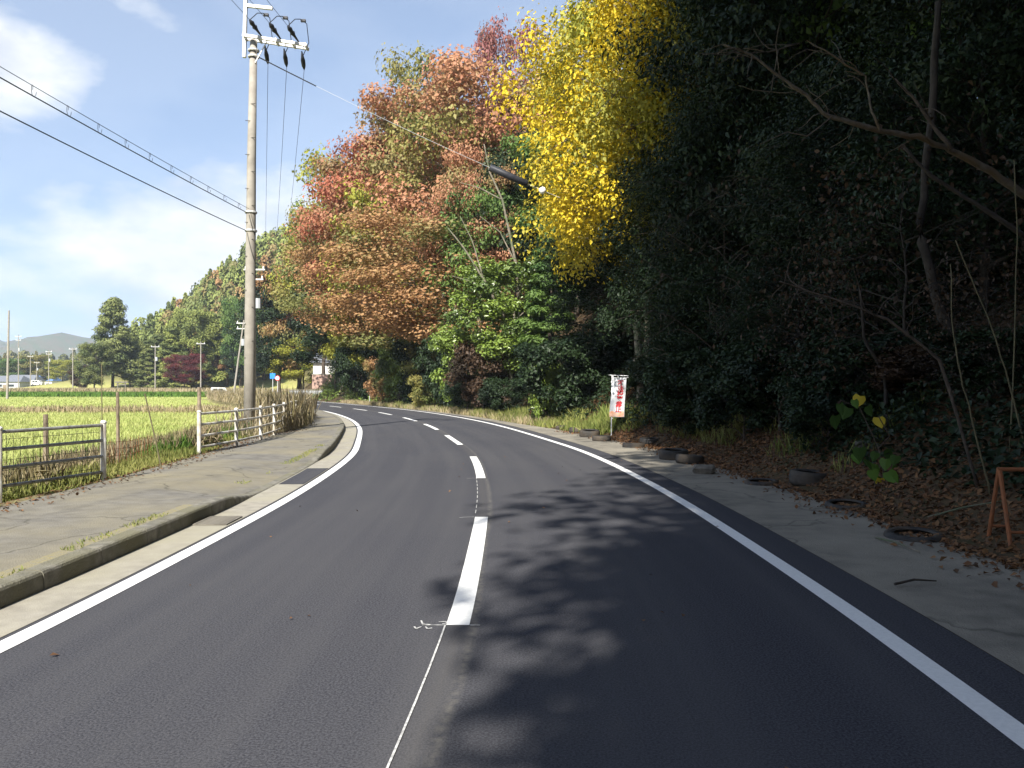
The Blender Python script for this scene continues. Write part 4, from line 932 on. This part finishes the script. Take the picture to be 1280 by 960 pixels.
# ------------------------------------------------------------------ dumped tyres, stones, frames
def tyre_mesh(R_=.31, rr=.2, wd=.19):
    pr = [(rr,-wd*.42),(rr+.03,-wd*.5),(R_-.04,-wd*.52),(R_-.008,-wd*.42),(R_,-wd*.2),(R_,wd*.2),(R_-.008,wd*.42),(R_-.04,wd*.52),(rr+.03,wd*.5),(rr,wd*.42),(rr+.015,wd*.36),(R_-.03,wd*.3),(R_-.03,-wd*.3),(rr+.015,-wd*.36),(rr,-wd*.42)]
    return MB().lathe(pr, 28, (0,0,wd*.52)).mesh('tyre', M['tyre'], True)
TM = [tyre_mesh(), tyre_mesh(.29,.19,.165), tyre_mesh(.34,.2,.23)]
TY = [(672,530,1,'flat tyre farthest up the verge beside the orange frame'),(690,534,0,'tyre just right of the small orange frame'),(704,537,1,'third tyre from the small orange frame'),(722,541,0,'tyre in the sunny row between the frame and the banner'),
 (737,546,2,'last sunlit tyre before the shade below the banner'),(752,551,1,'tyre lying at the edge of the shade just past the banner'),(792,559,0,'tyre half buried in leaves right of the banner'),(812,556,1,'tyre sunk in weeds behind the half buried one'),
 (842,574,2,'tyre left of the pair near the grey stone'),(862,579,0,'tyre right of the pair above the grey stone'),(952,605,1,'flat tyre covered by leaves in the shade'),(1012,608,2,'big clean black tyre below the dark evergreens'),(1058,634,1,'tyre sunk in the leaf litter below the yellow vine leaves'),(1142,672,0,'nearly buried tyre among brown leaves'),(640,524,1,'far dark tyre on the verge left of the small orange frame')]
for k, (px, py, ti, lab) in enumerate(TY):
    Y = F*CAMH/(py-HZ); x = (px-640)/F*Y; o = link('dumped_tyre', TM[ti]); bury = {11:-.08, 10:-.1,12:-.1,13:-.13,6:-.08}.get(k, -.01)
    o.location = (x, Y, max(gz(x,Y),0)+bury); o.rotation_euler = (rr_.uniform(-.08,.08), rr_.uniform(-.06,.06), k); props(o, lab, 'tyre', 'tyres dumped along the shoulder')
def rock(px, py, dims, label, seed):
    Y = F*CAMH/(py-HZ); x = (px-640)/F*Y; r_ = random.Random(seed); mb = MB(); n, m_ = 10, 6; V = []
    for j in range(m_):
        t = math.pi*j/(m_-1)
        for i in range(n): a = 6.283*i/n; k = r_.uniform(.85,1.1); V.append((math.copysign(abs(math.cos(a))**.6, math.cos(a))*math.sin(t)**.6*dims[0]/2*k, math.copysign(abs(math.sin(a))**.6, math.sin(a))*math.sin(t)**.6*dims[1]/2*k, dims[2]/2*(1-math.cos(t)*k)))
    mb.add(V, [(j*n+i, j*n+(i+1)%n, (j+1)*n+(i+1)%n, (j+1)*n+i) for j in range(m_-1) for i in range(n)])
    o = mb.build('stone_block', M['stone'], None); o.location = (x, Y, max(gz(x,Y),0)-.02); props(o, label, 'stone')
rock(880, 592, (.5,.35,.2), 'rough grey stone in front of the pair of tyres', 1)
rock(645, 528, (.5,.4,.25), 'pale stone on the verge at the foot of the orange frame', 2)
rock(1075, 610, (.22,.2,.2), 'small dark stone beside the big black tyre', 3)
def aframe(p, wdt, h, dep, label, rz, low=False):
    e = empty('barrier_frame', p, label, 'barrier', 'orange barrier frames', rz)
    for sx in (0, wdt):
        for sy in (-1, 1): MB().tube([(sx + .0*sy, dep*sy, 0), (sx, .012*sy, h)], .022, 7).build('leg', M['rustorange'], e)
    MB().tube([(-.02,0,h+.012),(wdt+.02,0,h+.012)], .022, 7).build('top_bar', M['rustorange'], e)
    for sy in (-1, 1): MB().tube([(0,dep*sy*.8,h*.18),(wdt,dep*sy*.8,h*.18)], .016, 6).build('lower_bar', M['rustorange'], e)
p = at(1249, 690, 8.6); p.z = gz(p.x,p.y); aframe(p, 1.2, CAMH+(HZ-588)/F*8.6-p.z, .24, 'rusty orange barrier frame at the right edge on the leaves', math.radians(-6))
p = at(666, 527, 38.5); p.z = gz(p.x,p.y); aframe(p, .45, .8, .28, 'small orange barrier frame among weeds left of the banner', math.radians(60))

# ------------------------------------------------------------------ the wood's stems, branches and vine
def limb(pts, Y, r0, r1, tw=0, dy=0):
    P = [at(x, y, Y + dy*i/(len(pts)-1)) for i, (x, y) in enumerate(pts)]; Q = []
    for i in range(len(P)-1):
        for k in range(4): Q.append(P[i].lerp(P[i+1], k/4) + Vector((rr_.gauss(0,.004), rr_.gauss(0,.004), rr_.gauss(0,.004))))
    Q.append(P[-1]); return Q, [r0+(r1-r0)*i/(len(Q)-1) for i in range(len(Q))]
LB = at(1330, 640, 10.5); LB.z = gz(LB.x, LB.y)
lt = empty('leaning_tree', LB, 'tree leaning in from the right with a pale crooked branch over the shade', 'tree')
def limb_part(name, pts, Y, r0, r1, m, parent, base, dy=0, tw=0):
    Q, R_ = limb(pts, Y, r0, r1, dy=dy)
    Q = [q_ + Vector((rr_.gauss(0,1), rr_.gauss(0,1), rr_.gauss(0,1)))*R_[i]*.22 for i, q_ in enumerate(Q)]; R_ = [v*rr_.uniform(.86,1.14) for v in R_]
    mb = MB().tube([q_-base for q_ in Q], R_, 7)
    for k in range(tw):
        i = rr_.randrange(len(Q)//4, len(Q)-1); p = Q[i]-base; d = (Q[i+1]-Q[i]).normalized(); ln = rr_.uniform(.25,.8); pth = [p]
        d = (d + Vector((rr_.gauss(0,.7), rr_.gauss(0,.5), rr_.gauss(0,.7)))).normalized()
        for j in range(4): d = (d + Vector((rr_.gauss(0,.25), rr_.gauss(0,.25), rr_.gauss(-.05,.25)))).normalized(); pth.append(pth[-1] + d*ln/4)
        mb.tube(pth, [.007,.006,.005,.004,.002], 4)
    return mb.build(name, m, parent, True)
limb_part('trunk', [(1330,660),(1325,480),(1310,330),(1290,250)], 10.5, .17, .11, M['bark_dark'], lt, LB)
bm_ = limb_part('branch', [(1290,250),(1240,215),(1190,187),(1150,172),(1100,163),(1036,146),(1010,120),(975,95),(940,68),(905,55)], 10.5, .05, .010, M['bark_grey'], lt, LB, -.6, tw=22)
limb_part('branch', [(1190,187),(1165,155),(1140,120),(1120,98)], 10.2, .03, .012, M['bark'], lt, LB, tw=6)
limb_part('branch', [(1100,163),(1088,130),(1082,95),(1050,75),(1010,50),(960,65),(930,60)], 10.1, .016, .005, M['bark_grey'], lt, LB, tw=12)
limb_part('branch', [(1130,185),(1165,220),(1220,255),(1290,300)], 10.3, .02, .03, M['bark_dark'], lt, LB)
limb_part('branch', [(1040,146),(1010,170),(985,165),(950,180)], 10.0, .010, .004, M['bark'], lt, LB)
def stem(pts, Y, r0, r1, m, label, name='sapling', dy=0):
    b = at(*pts[0], Y); e = empty(name, b, label, {'tree_trunk': 'tree', 'arching_bough': 'branch'}.get(name, 'sapling')); limb_part('stem', pts, Y, r0, r1, m, e, b, dy, tw=10 if 'bough' in name else 0); return e
def stemg(pts, Y, *a, **k):
    b = at(*pts[0], Y); g_ = gz(b.x, b.y); py = HZ + (CAMH-g_+.1)*F/Y; return stem([(pts[0][0], py)] + pts[1:], Y, *a, **k)
stemg([(1240,585),(1215,520),(1200,470),(1190,400),(1188,330)], 9.6, .012, .006, M['bamboo'], 'thin yellowish stem rising from the leafy bank left of the orange frame')
stemg([(1285,560),(1262,480),(1240,410),(1215,350),(1195,300)], 9.9, .011, .006, M['bamboo'], 'thin stem leaning left at the right edge above the orange frame')
stemg([(1262,520),(1268,430),(1272,300),(1268,200)], 10.2, .010, .006, M['bamboo'], 'thin upright stem at the right edge')
stemg([(1225,500),(1175,450),(1110,400),(1055,378),(1000,360),(975,352)], 10.0, .022, .006, M['bark'], 'bare arching bough reaching left under the twiggy thicket', 'arching_bough')
stemg([(1220,470),(1190,430),(1165,360),(1150,280),(1165,150),(1175,0)], 12.5, .09, .05, M['bark_dark'], 'dark crooked trunk behind the arching bough', 'tree_trunk')
stemg([(1112,560),(1105,470),(1080,420),(1075,360)], 13.5, .035, .02, M['bark_dark'], 'slender dark double stem behind the heart-leaved vine')
stemg([(800,520),(800,480),(798,430),(797,395)], 29.5, .17, .13, M['bark_pale'], 'sunlit pale trunk just right of the banner', 'tree_trunk')
stemg([(813,520),(812,480),(812,430),(815,395)], 31.0, .09, .07, M['bark'], 'thinner trunk behind the pale one right of the banner', 'tree_trunk')
def boughs(px0, py0, u, paths, label):
    Y = solveY(px0, u); b = at(px0, py0, Y); g_ = gz(b.x, b.y); b.z = g_
    e = empty('pale_limbed_tree', b, label, 'tree', 'bare pale limbs among the orange leaves')
    for k, (pts, r0) in enumerate(paths):
        Q, R_ = limb(pts, Y-.4, r0, r0*.3); MB().tube([q_-b for q_ in Q], R_, 6).build('trunk' if k == 0 else 'branch', M['bark_pale'], e, True)
boughs(640, 470, 6.0, [([(640,480),(632,400),(605,350),(580,310),(560,285)], .11), ([(605,350),(590,300),(575,270)], .05), ([(632,400),(622,370),(590,352),(565,345)], .05)], 'bare pale trunk slanting left behind the camellia-like tree')
boughs(590, 470, 6.3, [([(590,480),(578,420),(560,405),(548,402)], .08), ([(578,420),(590,385),(600,372),(606,350)], .05), ([(560,405),(575,370),(582,362)], .035)], 'forked pale limb below the rust orange layers')
boughs(655, 470, 7.5, [([(655,480),(645,330),(628,250),(612,215),(605,180)], .10), ([(628,250),(600,235),(575,228)], .05), ([(645,330),(625,290),(600,270)], .05)], 'pale upright trunk left of the yellow tree')
boughs(540, 470, 7.0, [([(540,480),(525,330),(505,285),(480,262)], .09), ([(525,330),(545,290),(560,262)], .05)], 'pale forked trunk inside the brown orange trees')
# heart-leaved vine with big leaves
vb = at(1100, 625, 12.2); vb.z = gz(vb.x, vb.y)
vn = empty('heart_leaf_vine', vb, 'vine with large green and yellow heart-shaped leaves beside the tyres', 'vine')
def hm(name, m):
    pts = [(0,0,0),(.35,-.12,.03),(.52,.18,.05),(.42,.55,.03),(0,1.05,-.08),(-.42,.55,.03),(-.52,.18,.05),(-.35,-.12,.03)]
    return MB().add(pts + [(0,.45,-.02)], [(8,i,(i+1)%8) for i in range(8)]).mesh(name, m)
HL = [hm('leaf', mat('vine_leaf_green', (.10,.19,.03), .5, transl=.2)), hm('leaf', mat('vine_leaf_yellow', (.50,.38,.03), .6, transl=.2)), hm('leaf', mat('vine_leaf_dark', (.055,.11,.025), .5, transl=.2))]
VL = [(1100,598,1),(1131,600,1),(1129,611,1),(1115,605,1),(1102,596,0),(1090,588,0),(1107,574,0),(1122,582,0),(1095,566,2),(1083,575,2),(1112,562,2),(1075,560,2),(1130,588,2),(1098,522,1),(1068,500,0),(1060,510,2),(1075,495,1),(1050,505,2),(1085,508,2),(1045,520,2),(1110,590,0),(1092,580,0),(1070,568,0),(1120,570,2)]
for k, (px, py, c_) in enumerate(VL):
    o = link('leaf', HL[c_], vn); o.location = at(px, py, 12.0 + .3*math.sin(k*2.1)) - vb; sz_ = rr_.uniform(.13,.21); o.scale = (sz_,)*3
    o.rotation_euler = (math.radians(-100)+rr_.uniform(-.5,.5), rr_.uniform(-.5,.5), rr_.uniform(-.5,.5))
mb = MB()
for pts in ([(1100,628),(1104,590),(1098,560),(1075,510),(1050,500)], [(1104,600),(1128,595),(1132,606)], [(1098,560),(1112,545),(1098,520)]):
    mb.tube([at(x,y,12.05)-vb for x, y in pts], .008, 5)
mb.build('stem', M['bark'], vn)
for k, (a, b, lab) in enumerate([((1118,730),(1170,726),'thin dark twig lying on the concrete shoulder'),((1160,655),(1255,668),'pale broken stick among the dead leaves'),((1095,672),(1150,690),'brown stick at the edge of the leaf litter'),((1195,640),(1285,632),'straight pale cane lying on the bank by the orange frame')]):
    def gp(q_): Y = F*(CAMH-.03)/(q_[1]-HZ); x = (q_[0]-640)/F*Y; return Vector((x, Y, max(gz(x,Y),0)+.03))
    A_, B_ = gp(a), gp(b); o = MB().tube([Vector((0,0,0)), (B_-A_)*.5+Vector((0,.02,.02)), B_-A_], [.012,.010,.006], 6).build('fallen_stick', M['bark_pale'] if k else M['bark_dark']); o.location = A_; props(o, lab, 'stick', 'fallen sticks')

# ------------------------------------------------------------------ things far down the road and in the village
def house(px, Y, wd, dp, h, roof, wall, rm, label, rz=0, z=None):
    x = (px-640)/F*Y; e = empty('house', (x, Y, gz(x,Y) if z is None else z), label, 'house', rz=rz)
    MB().box((0,0,h/2-.5), (wd,dp,h+1)).build('wall', wall, e); o = .5
    a, b, c_ = wd/2+o, dp/2+o, h
    MB().add([(-a,-b,c_),(a,-b,c_),(a,b,c_),(-a,b,c_),(-a*.8,0,c_+roof),(a*.8,0,c_+roof)], [(0,1,5,4),(2,3,4,5),(1,2,5),(3,0,4),(3,2,1,0)]).build('roof', rm, e)
    for k in (-.28,.05,.32):
        wn = MB().box((wd*k,-dp/2-.03,h*.55), (wd*.14,.06,h*.3)).build('window', M['steel'], e); MB().box((wd*k,-dp/2-.07,h*.55), (wd*.12,.03,h*.26)).build('pane', M['glass'], wn)
    MB().box((wd*.18,-dp/2-.04,.95), (wd*.1,.08,1.9)).build('door', M['wood'], e)
house(416, 122, 5, 5, 5.0, 1.5, M['wallwhite'], M['roofgrey'], 'small white house half hidden in trees at the end of the road', .1, 0)
house(6, 300, 16, 9, 3.0, 2.2, M['wallgrey'], M['roofgrey'], 'low grey-roofed house at the left edge of the village')
house(30, 330, 12, 8, 3.2, 2.4, M['wallwhite'], M['roofgrey'], 'grey-roofed white house between the village poles')
house(56, 380, 11, 8, 3.5, 2.4, M['wallwhite'], M['roofblue'], 'blue-roofed house right of the village poles')
def wallseg(px, Y, wd, h, m, label, rz=0):
    x = (px-640)/F*Y; e = empty('roadside_wall', (x, Y, max(gz(x,Y),0)-.1), label, 'wall', rz=rz)
    MB().box((0,0,h/2), (wd,.25,h)).build('wall_face', m, e); MB().box((0,0,h+.05), (wd+.08,.33,.1)).build('coping', M['concrete'], e)
wallseg(403, 108, 2.6, 1.8, M['wallpink'], 'pinkish wall beside the white house at the road end', .2)
wallseg(385, 104, 4.5, 1.2, M['wallgrey'], 'low pale retaining wall where the road disappears', .3)
def van(px, Y, label, body, rz):
    x = (px-640)/F*Y; e = empty('parked_car', (x, Y, max(gz(x,Y), FIELD_Z)), label, 'car', rz=rz)
    P = [(-1.7,.35),(1.7,.35),(1.72,.9),(1.2,1.0),(.75,1.75),(-1.6,1.8),(-1.72,1.0)]; n = len(P)
    MB().add([(a,-.72,b) for a,b in P]+[(a,.72,b) for a,b in P], [tuple(range(n)),tuple(range(2*n-1,n-1,-1))]+[(i,i+n,(i+1)%n+n,(i+1)%n) for i in range(n)]).build('body', body, e)
    for sx in (-.9,.0): MB().box((sx,-.73,1.35), (.75,.03,.45)).build('window', M['glass'], e)
    for sx in (-1.1,1.1):
        for sy in (-.68,.68): MB().tube([(sx,sy-.08,.3),(sx,sy+.08,.3)], .3, 12).build('wheel', M['tyre'], e)
van(276, 150, 'white and blue parked vehicle at the field edge left of the main pole', M['wallwhite'], .3)
van(47, 260, 'white vehicle parked below the village poles', M['wallwhite'], 0)
def sign(px, ytop, Y, kind, label):
    x = (px-640)/F*Y; g_ = max(gz(x,Y),0); zt_ = CAMH+(HZ-ytop)/F*Y-g_; e = empty('road_sign', (x,Y,g_), label, 'road sign', 'road signs')
    MB().tube([(0,0,-.2),(0,0,zt_)], .04, 7).build('post', M['steel'], e)
    if kind == 'blue': MB().box((0,-.06,zt_-.35), (.6,.03,.6)).build('plate', M['signblue'], e)
    else:
        MB().tube([(0,-.05,zt_-.32),(0,-.08,zt_-.32)], .28, 20).build('rim', M['signred'], e); MB().tube([(0,-.079,zt_-.32),(0,-.09,zt_-.32)], .20, 20).build('plate', M['signwhite'], e)
sign(341, 466, 92, 'blue', 'small blue sign beyond the weeds right of the main pole')
sign(347, 469, 90, 'red', 'round red-rimmed sign next to the small blue one')
mp_ = rp(sY(72), 4.2); mp_.z = gz(mp_.x, mp_.y); e = empty('roadside_marker', mp_, 'slim bent grey post at the outer edge of the bend', 'post')
MB().tube([(0,0,-.1),(0,0,1.0),(.05,0,1.15),(.28,0,1.5),(.32,0,1.65),(.32,0,2.3)], .03, 7).build('post', M['steel'], e)
x, Y = (152-640)/F*190, 190; e = empty('stone_gate', (x,Y,gz(x,Y)), 'small grey shrine gate below the tall conifer', 'gate')
for sx in (-.9,.9): MB().tube([(sx,0,-.2),(sx*.95,0,2.8)], .13, 8).build('pillar', M['stone'], e)
MB().box((0,0,2.9), (2.9,.3,.28)).build('lintel', M['stone'], e); MB().box((0,0,2.3), (2.2,.2,.2)).build('tie_beam', M['stone'], e)
# haze: thin even air over the whole place
hz = bpy.data.materials.new('thin_haze'); hz.use_nodes = True; t = hz.node_tree; t.nodes.clear()
o_ = t.nodes.new('ShaderNodeOutputMaterial'); v_ = t.nodes.new('ShaderNodeVolumePrincipled'); v_.inputs['Density'].default_value = .00022; v_.inputs['Color'].default_value = (.72,.84,1,1)
t.links.new(v_.outputs[0], o_.inputs['Volume'])
hb = MB().box((-1000, 3700, 129), (10400, 8700, 262)).build('haze', hz); props(hb, 'thin bluish haze over the valley', 'haze', kind='stuff')
